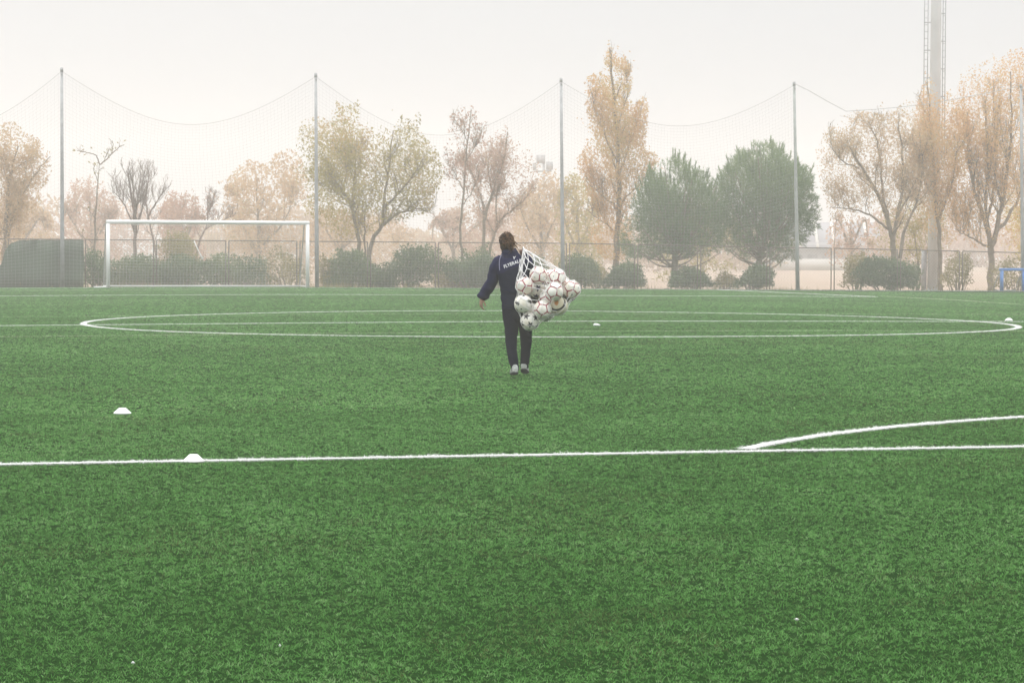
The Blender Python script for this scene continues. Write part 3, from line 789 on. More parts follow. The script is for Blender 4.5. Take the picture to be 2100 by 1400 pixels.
# ---- trees just behind the fence
tree('leafy tan tree at the left edge of the photo with bare lower limbs', 10, 109, [[(8, 560), (12, 470), (20, 380), (40, 300)], ([(8, 520), (30, 430), (70, 360), (100, 320)], .07), ([(8, 540), (-30, 430), (-50, 330)], .08)],
     [[(-120, 420), (-100, 300), (-40, 258), (10, 252), (45, 248), (62, 275), (85, 285), (108, 330), (100, 372), (78, 400), (85, 440), (50, 470), (40, 540), (-20, 560), (-110, 520)]], 2.2, 8500, leafmat='tan', size=.085, seed=3, gap=.44, fill=.6)
tree('slender leafless sapling forking into a wide V above the fence', 191, 107, [([(192, 560), (196, 460), (200, 400), (206, 338)], .055), ([(206, 338), (198, 320), (180, 313), (160, 309)], .026), ([(206, 338), (222, 325), (238, 307), (254, 297)], .026), ([(201, 372), (193, 350), (193, 338)], .014), ([(196, 450), (186, 435), (165, 422)], .014), ([(192, 500), (170, 485), (160, 470)], .014), ([(230, 316), (232, 300), (229, 288)], .014), ([(214, 331), (222, 312)], .012)],
     [[(150, 480), (150, 300), (260, 280), (262, 320), (235, 345), (225, 480), (180, 520)]], .8, 45, leafmat='drab', size=.10, subs=2, sub_len=.10, twigs=1, fill=0, seed=5, name='sapling')
tree('bare twiggy tree rising behind the football goal', 277, 108, [([(277, 580), (277, 500), (277, 450), (270, 400), (262, 350)], .085), ([(277, 450), (285, 400), (290, 350)], .05), ([(278, 470), (296, 420), (312, 350)], .045), ([(276, 470), (255, 420), (232, 392)], .04), ([(277, 455), (276, 400), (276, 345)], .05)],
     [[(225, 470), (228, 385), (255, 340), (290, 330), (318, 342), (325, 400), (325, 470), (280, 500)]], 1.6, 0, subs=8, sub_len=.34, twigs=5, third=3, up=.6, seed=6, bark=m_twig, twig_r=.007, name='bare_tree')
tree('smaller bare tree right of the twiggy one behind the goal', 318, 111, [([(330, 585), (316, 500), (304, 440), (298, 400)], .06), ([(304, 445), (318, 420), (342, 385)], .035), ([(303, 430), (294, 410)], .025)],
     [[(290, 470), (292, 385), (320, 372), (350, 375), (345, 420), (330, 480), (310, 500)]], 1.2, 0, subs=8, sub_len=.4, twigs=4, third=2, up=.5, seed=8, bark=m_twig, twig_r=.007, name='bare_tree')
tree('crooked bare tree behind the right half of the goal', 415, 112, [([(395, 590), (408, 500), (425, 460), (426, 400)], .06), ([(420, 470), (450, 455), (480, 440)], .03), ([(424, 440), (436, 420), (440, 395)], .03)],
     [[(390, 480), (405, 400), (425, 385), (445, 400), (470, 420), (490, 470), (430, 500)]], 1.2, 260, leafmat='pinkish', size=.07, subs=8, sub_len=.34, twigs=4, third=2, up=.4, fill=0, seed=9, bark=m_twig, name='bare_tree')
tree('broad olive tree with several spreading stems beside the right goal post', 742, 108, [([(742, 575), (738, 520), (728, 450), (715, 410), (690, 375), (655, 340)], .10), ([(745, 565), (762, 500), (785, 460), (790, 400), (800, 340), (808, 270)], .10), ([(782, 462), (815, 440), (850, 430), (885, 430)], .06), ([(790, 425), (820, 395), (850, 360), (870, 330)], .06), ([(724, 425), (724, 390), (727, 340), (730, 280)], .075), ([(745, 560), (748, 500), (747, 450), (740, 420)], .05), ([(700, 390), (712, 350), (708, 300)], .05), ([(716, 412), (690, 395), (660, 370)], .045)],
     [[(592, 370), (590, 330), (605, 290), (612, 245), (640, 232), (660, 245), (680, 232), (690, 208), (715, 215), (735, 205), (748, 222), (772, 215), (782, 250), (792, 215), (800, 212), (815, 235), (835, 240), (850, 245), (862, 222), (868, 260), (888, 285), (905, 320), (915, 360), (890, 400), (880, 430), (840, 450), (810, 470), (770, 480), (720, 490), (690, 500), (670, 470), (625, 440), (605, 400)]], 3.4, 11500, leafmat='olive', size=.085, subs=10, sub_len=.24, twigs=6, fill=.6, gap=.475, clump=1.2, seed=12, colour_noise=.7)
tree('slender tree with a few brown leaves left of the walker', 947, 107.5, [([(949, 575), (948, 520), (944, 480), (950, 400), (955, 340), (962, 270), (966, 225)], .065), ([(951, 390), (935, 360), (918, 330)], .022), ([(956, 330), (975, 300), (990, 265)], .02), ([(960, 290), (945, 265), (930, 240)], .02), ([(950, 420), (970, 390), (985, 350)], .02)],
     [[(905, 420), (908, 330), (925, 240), (950, 212), (975, 205), (1000, 230), (995, 290), (985, 350), (985, 430), (940, 450)]], 1.3, 750, leafmat='rust', size=.085, subs=7, sub_len=.16, twigs=4, third=1, fill=.1, gap=.5, seed=14, bark=m_bark_pale)
tree('two-stemmed tree with sparse pinkish leaves just left of the walker', 993, 110, [([(990, 580), (991, 500), (996, 440), (1015, 380), (1035, 320), (1040, 270)], .085), ([(1000, 580), (1006, 510), (1022, 460), (1050, 430), (1075, 410), (1090, 385)], .07), ([(995, 445), (985, 400), (965, 350), (950, 330)], .04), ([(1012, 400), (1002, 360), (1000, 320)], .04), ([(1020, 465), (1018, 400), (1030, 350)], .04)],
     [[(912, 420), (918, 360), (930, 320), (965, 300), (1000, 285), (1020, 262), (1036, 255), (1050, 275), (1075, 295), (1100, 320), (1110, 345), (1100, 380), (1085, 430), (1060, 470), (1000, 490), (940, 470)]], 2.4, 4300, leafmat='pinkish', size=.08, subs=9, sub_len=.22, twigs=5, third=1, fill=.25, gap=.55, seed=15, bark=m_bark_pale)
tree('tall narrow poplar with orange-tan leaves, the highest tree in the middle', 1268, 111, [([(1262, 590), (1266, 500), (1268, 400), (1266, 280), (1256, 180), (1250, 100)], .15), ([(1267, 430), (1235, 400), (1200, 370)], .04), ([(1268, 420), (1300, 390), (1340, 345)], .04), ([(1267, 360), (1290, 300), (1318, 220)], .045), ([(1266, 330), (1230, 260), (1212, 190)], .045), ([(1264, 270), (1284, 200), (1286, 140)], .035), ([(1267, 480), (1230, 450), (1195, 425)], .035)],
     [[(1243, 100), (1248, 86), (1258, 100), (1266, 96), (1270, 118), (1280, 112), (1292, 135), (1296, 170), (1290, 200), (1300, 215), (1310, 205), (1322, 195), (1330, 205), (1328, 250), (1330, 285), (1322, 310), (1340, 315), (1354, 322), (1345, 345), (1320, 370), (1310, 410), (1290, 440), (1285, 480), (1250, 490), (1235, 450), (1205, 400), (1178, 330), (1190, 315), (1200, 295), (1196, 270), (1206, 250), (1198, 205), (1200, 165), (1215, 150), (1225, 160), (1235, 140)],
      [(1200, 480), (1230, 430), (1290, 430), (1300, 480), (1280, 540), (1235, 530)]], 1.7, 11500, leafmat='poplar', size=.085, subs=12, sub_len=.13, twigs=5, up=.8, fill=.68, gap=.45, clump=1.7, seed=17, name='poplar_tree', outl=.6)
pine('round dark pine left of the pale pole, partly hidden by the poplar', 1388, 107.5, [(1383, 590), (1384, 530), (1386, 480), (1385, 400)],
     [[(1265, 500), (1285, 440), (1300, 390), (1330, 355), (1345, 332), (1365, 335), (1380, 322), (1400, 330), (1418, 345), (1440, 345), (1460, 365), (1478, 370), (1490, 420), (1490, 480), (1478, 520), (1440, 525), (1400, 530), (1350, 530), (1290, 530)]], 2.6, 5200, 31)
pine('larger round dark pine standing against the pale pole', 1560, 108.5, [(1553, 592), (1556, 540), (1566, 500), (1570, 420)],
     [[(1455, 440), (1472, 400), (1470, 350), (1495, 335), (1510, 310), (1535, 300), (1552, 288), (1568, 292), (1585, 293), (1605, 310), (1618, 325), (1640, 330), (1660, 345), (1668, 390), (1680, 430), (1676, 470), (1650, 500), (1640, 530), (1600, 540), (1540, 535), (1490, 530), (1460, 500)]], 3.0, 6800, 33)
tree('wide tan tree with dark forked stems right of the pines', 1832, 108, [([(1832, 580), (1832, 510), (1822, 460), (1800, 400), (1770, 350), (1740, 300)], .15), ([(1830, 500), (1840, 440), (1850, 380), (1848, 300), (1840, 250)], .10), ([(1822, 470), (1790, 445), (1750, 430), (1700, 425)], .06), ([(1815, 440), (1808, 380), (1800, 300), (1780, 250)], .07), ([(1845, 530), (1856, 470), (1880, 420), (1895, 350), (1890, 270)], .09), ([(1842, 440), (1870, 390), (1900, 340)], .05), ([(1760, 345), (1720, 330), (1690, 300)], .04)],
     [[(1672, 330), (1672, 290), (1690, 262), (1720, 258), (1735, 235), (1770, 230), (1800, 238), (1835, 228), (1850, 205), (1880, 200), (1900, 230), (1935, 260), (1950, 330), (1955, 400), (1930, 450), (1890, 480), (1850, 490), (1800, 470), (1760, 465), (1700, 460), (1690, 400)]], 3.2, 10500, leafmat='tan', size=.075, subs=9, sub_len=.24, twigs=5, third=1, fill=.36, gap=.48, seed=21)
tree('orange autumn tree in front of the floodlight mast', 1935, 108.8, [([(1930, 590), (1925, 480), (1915, 380), (1905, 260), (1900, 170)], .11), ([(1925, 450), (1950, 380), (1965, 280)], .07), ([(1920, 420), (1890, 360), (1872, 290)], .06)],
     [[(1868, 420), (1862, 300), (1872, 235), (1888, 190), (1895, 148), (1905, 150), (1915, 180), (1928, 200), (1945, 180), (1960, 180), (1985, 230), (1990, 320), (1985, 420), (1960, 500), (1900, 505)]], 2.0, 9500, leafmat='orange', size=.075, subs=11, sub_len=.2, twigs=5, third=1, up=.7, fill=.6, gap=.43, seed=22)
tree('tall golden tree with bare upright tips at the right edge of the photo', 2035, 109.5, [([(2032, 590), (2032, 520), (2025, 470), (2000, 400), (1985, 330), (1980, 230)], .16), ([(2034, 520), (2045, 460), (2060, 380), (2070, 280), (2065, 150)], .13), ([(2030, 490), (2020, 420), (2025, 340), (2020, 200)], .09), ([(2030, 510), (1990, 490), (1950, 470)], .06), ([(2040, 480), (2085, 420), (2110, 340), (2115, 200)], .09), ([(2022, 455), (2040, 400), (2048, 300), (2045, 160)], .07)],
     [[(1940, 470), (1945, 380), (1940, 300), (1955, 210), (1970, 150), (1985, 135), (2010, 130), (2030, 108), (2050, 118), (2075, 100), (2090, 98), (2130, 115), (2180, 200), (2200, 330), (2180, 450), (2120, 500), (2060, 520), (1990, 510)]], 3.4, 15000, leafmat='orange', size=.08, subs=14, sub_len=.2, twigs=6, third=2, up=1.0, fill=.5, gap=.44, seed=23)
tree('low yellow tree at the right edge of the photo behind the blue goal', 2105, 113, [([(2108, 590), (2100, 500), (2090, 420)], .1), ([(2105, 510), (2130, 450)], .07)],
     [[(2050, 520), (2055, 430), (2075, 370), (2120, 355), (2170, 400), (2180, 520), (2110, 560)]], 1.8, 2600, leafmat='yellow', size=.08, subs=9, sub_len=.28, twigs=4, fill=.5, gap=.46, seed=24)
tree('green-yellow undergrowth tree low behind the wide tan tree', 1880, 114, [([(1880, 592), (1882, 540), (1870, 450)], .07), ([(1882, 550), (1905, 500), (1920, 450)], .05)],
     [[(1780, 500), (1800, 440), (1850, 400), (1900, 400), (1945, 440), (1950, 520), (1900, 545), (1830, 540)]], 1.8, 2600, leafmat='olive', size=.08, subs=8, sub_len=.3, twigs=4, fill=.6, gap=.47, seed=25)
# ---- hazier trees farther back
BG = [
 ('hazy pinkish tree behind the forked sapling', 188, 165, [[(105, 580), (115, 480), (138, 400), (150, 368), (185, 360), (215, 368), (235, 400), (250, 470), (255, 580)]], 'pinkish', 3400),
 ('hazy reddish tree behind the middle of the goal', 375, 160, [[(322, 580), (328, 440), (345, 395), (372, 378), (400, 385), (420, 410), (425, 470), (420, 580)]], 'rust', 3000),
 ('large hazy tan tree between the goal and the broad olive tree', 530, 150, [[(455, 470), (460, 390), (480, 350), (510, 325), (545, 335), (570, 312), (600, 305), (630, 340), (640, 430), (630, 540), (560, 580), (480, 560)]], 'tan', 4600),
 ('hazy tan tree behind the broad olive tree', 700, 170, [[(600, 580), (620, 470), (660, 430), (740, 430), (800, 450), (850, 470), (870, 580)]], 'tan', 3400),
 ('hazy pinkish trees seen through the sparse trees left of the walker', 930, 165, [[(860, 580), (870, 470), (910, 430), (970, 420), (1040, 420), (1060, 480), (1060, 580)]], 'pinkish', 3600),
 ('hazy tan tree below the distant floodlight', 1110, 158, [[(1040, 580), (1050, 430), (1080, 385), (1110, 350), (1140, 340), (1160, 380), (1165, 460), (1160, 580)]], 'tan', 3600),
 ('hazy olive-tan tree left of the tall poplar', 1185, 150, [[(1130, 580), (1140, 420), (1160, 360), (1180, 335), (1205, 360), (1230, 420), (1240, 500), (1240, 580)]], 'olive', 2400),
 ('hazy tan tree at the left edge of the photo beyond the leafy one', 40, 160, [[(-60, 580), (-50, 450), (0, 400), (60, 410), (110, 450), (120, 580)]], 'tan', 3200),
 ('hazy tree filling the gap behind the two pines', 1440, 150, [[(1330, 580), (1340, 480), (1400, 420), (1480, 420), (1530, 470), (1545, 540), (1500, 560), (1400, 575)]], 'olive', 2600),
 ('hazy bare pinkish tree above the foggy sports hall', 1745, 150, [[(1690, 540), (1695, 470), (1720, 440), (1760, 440), (1800, 470), (1800, 540), (1740, 560)]], 'pinkish', 800),
]
for k, (lb, bx, d, cr, mt, n) in enumerate(BG):
    a = np.array(cr[0]); tx, ty = a[:, 0].mean(), a[:, 1].min()
    x0, x1 = a[:, 0].min(), a[:, 0].max()
    tree(lb, bx, d, [([(bx, 590), (bx, 480), (bx-4, ty+45)], .14), ([(bx, 520), (bx-(bx-x0)*.5, 450), (x0+(bx-x0)*.35, ty+75)], .08), ([(bx, 510), (bx+(x1-bx)*.5, 450), (x1-(x1-bx)*.35, ty+75)], .08)],
         cr, 3.0, n, leafmat=mt, size=.15, subs=8, sub_len=.24, twigs=4, fill=.62, gap=.44, clump=.9, seed=60+k, group='hazy trees far beyond the fence', twig_r=.012, bark=m_bark_pale)
# a far wood that reads as one pale mass
rg = np.random.default_rng(99); A = []
for k in range(46):
    px = -250+k*58+rg.uniform(-20, 20); d = rg.uniform(215, 300)
    if 1600 < px < 1800: continue
    b = P(px, 560, d); hgt = rg.uniform(3.4, 7.0); wd = rg.uniform(2.4, 4.6); n = 900
    q = rg.normal(size=(n, 3)); q /= np.linalg.norm(q, axis=1)[:, None]; q *= (rg.random(n)**.4)[:, None]
    A.append(np.array([b[0], b[1], -.5+hgt*.5])+q*np.array([wd, wd, hgt*.55]))
A = np.concatenate(A); V, lo, st = leaf_quads(A, .28, rg)
cv = np.clip(.5+(vnoise(A[:, 0], A[:, 1], .08, 3)-.5)*1.6+rg.normal(0, .12, len(A)), 0, 1)
tag(mesh_obj('distant_treeline', V, lo, st, LM['pinkish'], attrs={'rnd': cv}), kind='stuff')

# ---- shrubs along the fence
S = [
 ('dark shrub between the privacy screen and the goal', 104.5, [(172, 590), (172, 535), (185, 512), (205, 515), (222, 530), (232, 590)], 900, 'shrub'),
 ('long dark shrub behind the left half of the goal net', 105, [(228, 590), (230, 545), (255, 522), (290, 525), (320, 530), (345, 540), (350, 590)], 2000, 'shrub'),
 ('dark shrub behind the middle of the goal net', 105, [(330, 590), (335, 545), (355, 520), (395, 528), (420, 540), (430, 590)], 1600, 'shrub'),
 ('dark shrub behind the right half of the goal net', 105, [(415, 590), (420, 540), (445, 520), (490, 530), (528, 535), (535, 590)], 1700, 'shrub'),
 ('tall drab bush growing up through the middle of the goal net', 107, [(322, 560), (326, 500), (345, 470), (380, 468), (402, 500), (410, 560)], 900, 'drab'),
 ('drab straggly bush between the right goal post and its net pole', 105.5, [(535, 590), (545, 540), (575, 510), (610, 530), (640, 555), (640, 590)], 800, 'drab'),
 ('drab bush right of the pole beside the goal', 106, [(655, 590), (655, 540), (668, 520), (690, 540), (695, 590)], 500, 'drab'),
 ('dense dark shrub at the foot of the broad olive tree', 105, [(682, 590), (684, 535), (700, 515), (735, 512), (760, 530), (780, 550), (785, 590)], 2200, 'shrub'),
 ('dense dark shrub left of the double fence post', 105, [(775, 590), (782, 545), (800, 535), (815, 510), (840, 500), (870, 505), (892, 515), (894, 590)], 2300, 'shrub'),
 ('dark shrub behind the hanging hand of the walker', 105, [(902, 590), (905, 545), (930, 530), (950, 540), (975, 530), (1000, 520), (1020, 545), (1030, 590)], 2200, 'shrub'),
 ('dark shrub hidden behind the walker and the ball bag', 105, [(1025, 590), (1030, 550), (1060, 530), (1100, 525), (1130, 545), (1140, 590)], 1600, 'shrub'),
 ('dark shrub just right of the ball bag', 105, [(1150, 590), (1155, 540), (1175, 520), (1205, 525), (1222, 545), (1222, 590)], 1500, 'shrub'),
 ('dark triangular shrub at the foot of the poplar', 104.8, [(1224, 590), (1240, 565), (1262, 545), (1290, 534), (1310, 545), (1325, 570), (1333, 590)], 1900, 'shrub'),
 ('low dark shrub under the left pine', 104.8, [(1362, 590), (1380, 560), (1405, 545), (1430, 548), (1455, 565), (1470, 590)], 1500, 'shrub'),
 ('low dark shrub at the trunk of the right pine', 104.8, [(1497, 590), (1520, 565), (1540, 545), (1560, 545), (1580, 560), (1583, 590)], 1300, 'shrub'),
 ('wide round shrub under the tan forked tree', 104.8, [(1752, 592), (1752, 560), (1770, 535), (1800, 524), (1840, 528), (1865, 540), (1885, 560), (1880, 592)], 3000, 'shrub'),
 ('drab dry bush left of the wide round shrub', 106.5, [(1722, 592), (1728, 560), (1745, 520), (1775, 512), (1790, 540), (1770, 592)], 700, 'drab'),
 ('grey-green bush beside the base of the floodlight mast', 107, [(1925, 592), (1930, 545), (1950, 520), (1985, 515), (2000, 540), (1990, 592)], 800, 'drab'),
 ('drab bush behind the blue goal', 106, [(2030, 596), (2035, 545), (2065, 520), (2120, 520), (2150, 596)], 1100, 'drab'),
]
S += [
 ('low drab growth between the two halves of the goal hedge', 106, [(255, 590), (270, 560), (300, 548), (330, 540), (372, 548), (400, 560), (405, 590)], 800, 'drab'),
 ('pale scrub at the foot of the slender tree', 106.5, [(885, 590), (888, 560), (905, 545), (925, 552), (945, 560), (960, 590)], 500, 'drab'),
 ('tall thin scrub behind the shrubs left of the walker', 107, [(925, 590), (935, 535), (950, 505), (965, 520), (990, 500), (1010, 530), (1015, 590)], 900, 'shrub'),
 ('low scrub between the poplar shrub and the bush beside the ball bag', 106, [(1195, 590), (1205, 555), (1225, 540), (1245, 555), (1260, 590)], 500, 'drab'),
 ('low scrub between the two pines', 106.3, [(1462, 590), (1470, 570), (1485, 556), (1500, 565), (1520, 590)], 300, 'drab'),
 ('low dark growth joining the two shrubs beside the olive tree', 105.6, [(745, 590), (752, 560), (775, 552), (800, 560), (815, 590)], 900, 'shrub'),
]
for k, (lb, d, poly, n, mt) in enumerate(S):
    shrub(lb, d, poly, .9, int(n*2.4), mt, seed=120+k, gap=.25 if mt == 'shrub' else .38)
# dry grass and weeds along the foot of the fence
rg = np.random.default_rng(5); n = 5200
x = rg.uniform(-22, 34, n); y = L+2.55+rg.gamma(1.4, .5, n); k = vnoise(x, y*0, .9, 8)+.2*rg.random(n) > .52; x, y = x[k], y[k]; n = len(x)
z = np.array([earth(v) for v in x])+.0; h = rg.uniform(.06, .30, n)*(.5+vnoise(x, y, .7, 4)); a = rg.uniform(0, 2*PI, n)
B = np.stack([x, y, z], 1); S_ = np.stack([np.cos(a), np.sin(a), 0*a], 1)*.012; T = B+np.stack([rg.normal(0, .06, n), rg.normal(0, .06, n), h], 1)
i = np.arange(n)*3
tag(mesh_obj('weeds', np.stack([B-S_, B+S_, T], 1).reshape(-1, 3), np.stack([i, i+1, i+2], 1).ravel(), i, LM['drab'], attrs={'rnd': rg.random(n)}), kind='stuff')

# ================================================================== the walker
GP = ground(1057, 772.5); DP = float((GP-CAM)@FW); KP = F/DP
def remesh(mb, name, mat, voxel, parent, smooth_it=2, deform=None):
    """fuses overlapping closed pieces into one continuous surface"""
    o = mb.build(name+'_raw', None); md = o.modifiers.new('r', 'REMESH'); md.mode = 'VOXEL'; md.voxel_size = voxel
    sm = o.modifiers.new('s', 'SMOOTH'); sm.factor = .5; sm.iterations = smooth_it
    bpy.context.view_layer.update(); dg = bpy.context.evaluated_depsgraph_get()
    me = bpy.data.meshes.new_from_object(o.evaluated_get(dg)); old = o.data
    bpy.data.objects.remove(o); bpy.data.meshes.remove(old); me.name = name
    if deform:
        n = len(me.vertices); co = np.empty(n*3, np.float32); me.vertices.foreach_get('co', co); no = np.empty(n*3, np.float32); me.vertices.foreach_get('normal', no)
        co = co.reshape(-1, 3); no = no.reshape(-1, 3); co = co+no*deform(co.astype(float))[:, None]; me.vertices.foreach_set('co', co.astype(np.float32).ravel()); me.update()
    me.polygons.foreach_set('use_smooth', np.ones(len(me.polygons), bool)); me.materials.clear(); me.materials.append(mat)
    o = bpy.data.objects.new(name, me); COL.objects.link(o)
    if parent: o.parent = parent
    return o
X = lambda a, b, c: np.array([a, b, c], float)
def rings(mb, lst, n=20):
    """(x, y, z, rx, ry) horizontal rings"""
    mb.loft([(X(a, b, c), X(rx, 0, 0), X(0, ry, 0)) for a, b, c, rx, ry in lst], n)

m_skin = simple_mat('skin', (.42, .24, .17), .5, .12, 30, spec=.35)
m_trouser = simple_mat('navy_trouser_cloth', (.008, .009, .022), .9, .3, 14, bump=.15, spec=.02)
m_shoe = simple_mat('pale_grey_trainer', (.55, .58, .55), .55, .45, 45)
m_sole = simple_mat('dark_sole', (.05, .05, .05), .8, .2, 20)
m_text = simple_mat('white_print', (.85, .85, .86), .6, .05, 20)
m_pipe = simple_mat('lilac_piping', (.34, .33, .46), .6, .05, 20)
m_hair = simple_mat('brown_hair', (.06, .027, .014), .55, .3, 40, c2=(.025, .012, .007), spec=.08)
m_hairl = simple_mat('light_brown_strands', (.22, .11, .05), .5, .2, 30, spec=.1)
m_band = simple_mat('sand_hair_band', (.42, .29, .19), .7, .1, 30)
m_rope = simple_mat('white_bag_cord', (.84, .83, .82), .7, .06, 30)
# jacket: a dark lower body panel below a slanting yoke seam, slightly lighter navy above and on the sleeves
m_jacket, nt, b_, out_ = new_mat('navy_jacket')
tcn = nt.nodes.new('ShaderNodeTexCoord'); sx = nt.nodes.new('ShaderNodeSeparateXYZ'); nt.links.new(tcn.outputs['Object'], sx.inputs[0])
mth = lambda op, a, b: (lambda n: (nt.links.new(a, n.inputs[0]) if not isinstance(a, (int, float)) else setattr(n.inputs[0], 'default_value', a), nt.links.new(b, n.inputs[1]) if not isinstance(b, (int, float)) else setattr(n.inputs[1], 'default_value', b), n.outputs[0])[-1])((lambda n: (setattr(n, 'operation', op), n)[1])(nt.nodes.new('ShaderNodeMath')))
seam = mth('SUBTRACT', sx.outputs['Z'], mth('MULTIPLY', sx.outputs['X'], .36)); up_ = mth('GREATER_THAN', seam, 1.247)
slv = mth('LESS_THAN', mth('ADD', sx.outputs['X'], mth('MULTIPLY', sx.outputs['Z'], .10)), -.112)
sel = mth('MAXIMUM', up_, slv); mxc = nt.nodes.new('ShaderNodeMix'); mxc.data_type = 'RGBA'
nt.links.new(sel, mxc.inputs[0]); mxc.inputs[6].default_value = (.007, .009, .030, 1); mxc.inputs[7].default_value = (.014, .014, .056, 1)
nt.links.new(mxc.outputs[2], b_.inputs['Base Color']); b_.inputs['Roughness'].default_value = .6; b_.inputs['Specular IOR Level'].default_value = .04
nz_ = nt.nodes.new('ShaderNodeTexNoise'); nz_.inputs['Scale'].default_value = 60; nt.links.new(tcn.outputs['Object'], nz_.inputs['Vector'])
bp_ = nt.nodes.new('ShaderNodeBump'); bp_.inputs['Strength'].default_value = .12; bp_.inputs['Distance'].default_value = .01; nt.links.new(nz_.outputs['Fac'], bp_.inputs['Height']); nt.links.new(bp_.outputs[0], b_.inputs['Normal'])

# ---- body: one continuous surface (head, neck, torso, limbs, hands)
bd = MB()
HC = X(-.105, .03, 1.535)
bd.ball(HC+X(0, 0, .012), (.073, .092, .092), 20, 14)                       # skull
bd.ball(HC+X(0, .045, -.055), (.053, .058, .062), 16, 10)                   # face and jaw
bd.ball(HC+X(0, .088, -.100), (.022, .020, .016), 10, 8)                    # chin
bd.loft([(HC+X(0, .098, .008), X(.009, 0, 0), X(0, .012, 0)), (HC+X(0, .108, -.02), X(.012, 0, 0), X(0, .014, 0)), (HC+X(0, .108, -.036), X(.016, 0, 0), X(0, .014, 0)), (HC+X(0, .098, -.042), X(.010, 0, 0), X(0, .010, 0))], 10)   # nose
for s in (-1, 1):
    bd.ball(HC+X(s*.074, .005, -.018), (.008, .018, .030), 10, 8)           # ears
    bd.ball(HC+X(s*.030, .088, .016), (.022, .012, .008), 8, 6)             # brow
bd.loft([(HC+X(0, .098, -.062), X(.022, 0, 0), X(0, .006, .0)), (HC+X(0, .103, -.068), X(.024, 0, 0), X(0, .007, 0)), (HC+X(0, .098, -.076), X(.020, 0, 0), X(0, .006, 0))], 10)  # mouth
bd.tube([X(-.095, .02, 1.50), X(-.075, .0, 1.40), X(-.06, -.01, 1.34)], [.056, .058, .075], 16)
rings(bd, [(-.05, 0, 1.37, .12, .07), (-.045, 0, 1.30, .145, .095), (-.035, 0, 1.15, .135, .095), (-.02, 0, 1.0, .125, .09), (.0, 0, .86, .14, .10), (.01, 0, .72, .12, .09)])
SHL, ELL, WRL = X(-.205, .0, 1.325), X(-.275, .07, 1.085), X(-.388, .20, .905)
SHR, ELR, WRR = X(.115, .01, 1.345), X(.195, .10, 1.13), X(.080, .135, 1.375)
bd.tube([SHL, (SHL+ELL)/2, ELL, ELL*.6+WRL*.4, WRL], [.050, .043, .037, .036, .025], 14)
bd.tube([SHR, (SHR+ELR)/2, ELR, ELR*.6+WRR*.4, WRR], [.050, .043, .037, .036, .025], 14)
HIP = {-1: [X(-.065, 0, .80), X(-.052, .0, .62), X(-.045, -.03, .44), X(-.030, -.10, .24), X(-.010, -.155, .08)],
       1: [X(.085, 0, .80), X(.108, .05, .62), X(.120, .13, .44), X(.112, .20, .24), X(.102, .25, .085)]}
for s in (-1, 1): bd.tube(smooth_line(HIP[s], 12), np.interp(np.arange(12), [0, 3, 6, 8, 11], [.085, .07, .05, .045, .032]), 14)
def hand(wr, fw_, palm_n, side, curl):
    """wr wrist, fw_ finger direction, palm_n palm normal; five separate fingers"""
    fw_ = nrm(fw_); palm_n = nrm(palm_n-fw_*(palm_n@fw_)); sd = np.cross(fw_, palm_n)*side
    bd.loft([(wr-fw_*.01, sd*.025, palm_n*.019), (wr+fw_*.03, sd*.034, palm_n*.016), (wr+fw_*.07, sd*.040, palm_n*.014), (wr+fw_*.088, sd*.038, palm_n*.011)], 14)
    for k, (o, ln, r) in enumerate(((-.030, .064, .0078), (-.010, .074, .0084), (.011, .070, .0083), (.030, .058, .0076))):
        p0 = wr+fw_*.08+sd*(-o); a = 0; pts = [p0-fw_*.02]; p = p0; pts.append(p0)
        for j, (f, c) in enumerate(((.45, curl*.9), (.30, curl*1.1), (.25, curl*.8))):
            a += c*(1+.08*k); d = fw_*math.cos(a)+palm_n*math.sin(a)+sd*(-o)*2.2*(1-j*.4); p = p+nrm(d)*ln*f; pts.append(p)
        bd.tube(pts, [r, r*1.05, r, r*.93, r*.75], 8)
    t0 = wr+fw_*.022+sd*.026; t1 = t0+nrm(fw_*.55+sd*.75+palm_n*.30)*.034; t2 = t1+nrm(fw_*.85+sd*.25+palm_n*.40)*.030; t3 = t2+nrm(fw_*.9+palm_n*.45)*.024
    bd.tube([t0-sd*.01, t1, t2, t3], [.0125, .0105, .0092, .0072], 8)
hand(WRL+nrm(WRL-ELL)*.01, nrm(X(-.12, .02, -1.0)), X(.75, .35, 0), 1, .38)
hand(WRR, nrm(X(-.02, -.25, .75)), nrm(X(-.1, -.9, -.35)), 1, .95)
E_OFF = X(GP[0], GP[1], float(crown(GP[0])+fall(GP[1]))+.008)
person = remesh(bd, 'person', m_skin, .0048, None, 2)
person.location = Vector([float(v) for v in E_OFF]); person.rotation_euler = (0, 0, YAW)
tag(person, 'person in a navy tracksuit walking away with a bag of balls over the shoulder', 'person')
for s in (-1, 1):
    MB().ball(HC+X(s*.029, .090, .0), (.012, .010, .010), 12, 8).build('eye', m_text, person, smooth=True)

# ---- trousers
tr = MB()
rings(tr, [(.008, 0, .90, .13, .105), (.008, 0, .80, .152, .122), (.012, 0, .72, .152, .118), (.016, 0, .66, .140, .10)])
LEGR = {-1: [.098, .092, .082, .068, .061, .058, .053, .049, .051], 1: [.098, .090, .079, .066, .059, .056, .053, .047, .047]}
LEGP = {-1: [X(-.062, 0, .80), X(-.058, 0, .68), X(-.047, -.01, .54), X(-.050, -.035, .42), X(-.044, -.07, .31), X(-.030, -.11, .21), X(-.014, -.145, .12), X(-.006, -.155, .085), X(-.006, -.157, .070)],
        1: [X(.078, 0, .80), X(.100, .02, .68), X(.116, .08, .54), X(.121, .13, .42), X(.119, .17, .31), X(.112, .21, .21), X(.106, .24, .14), X(.104, .25, .10), X(.104, .251, .080)]}
for s in (-1, 1): tr.loft([(p, X(r, 0, 0), X(0, r*1.12, 0)) for p, r in zip(LEGP[s], LEGR[s])], 20)
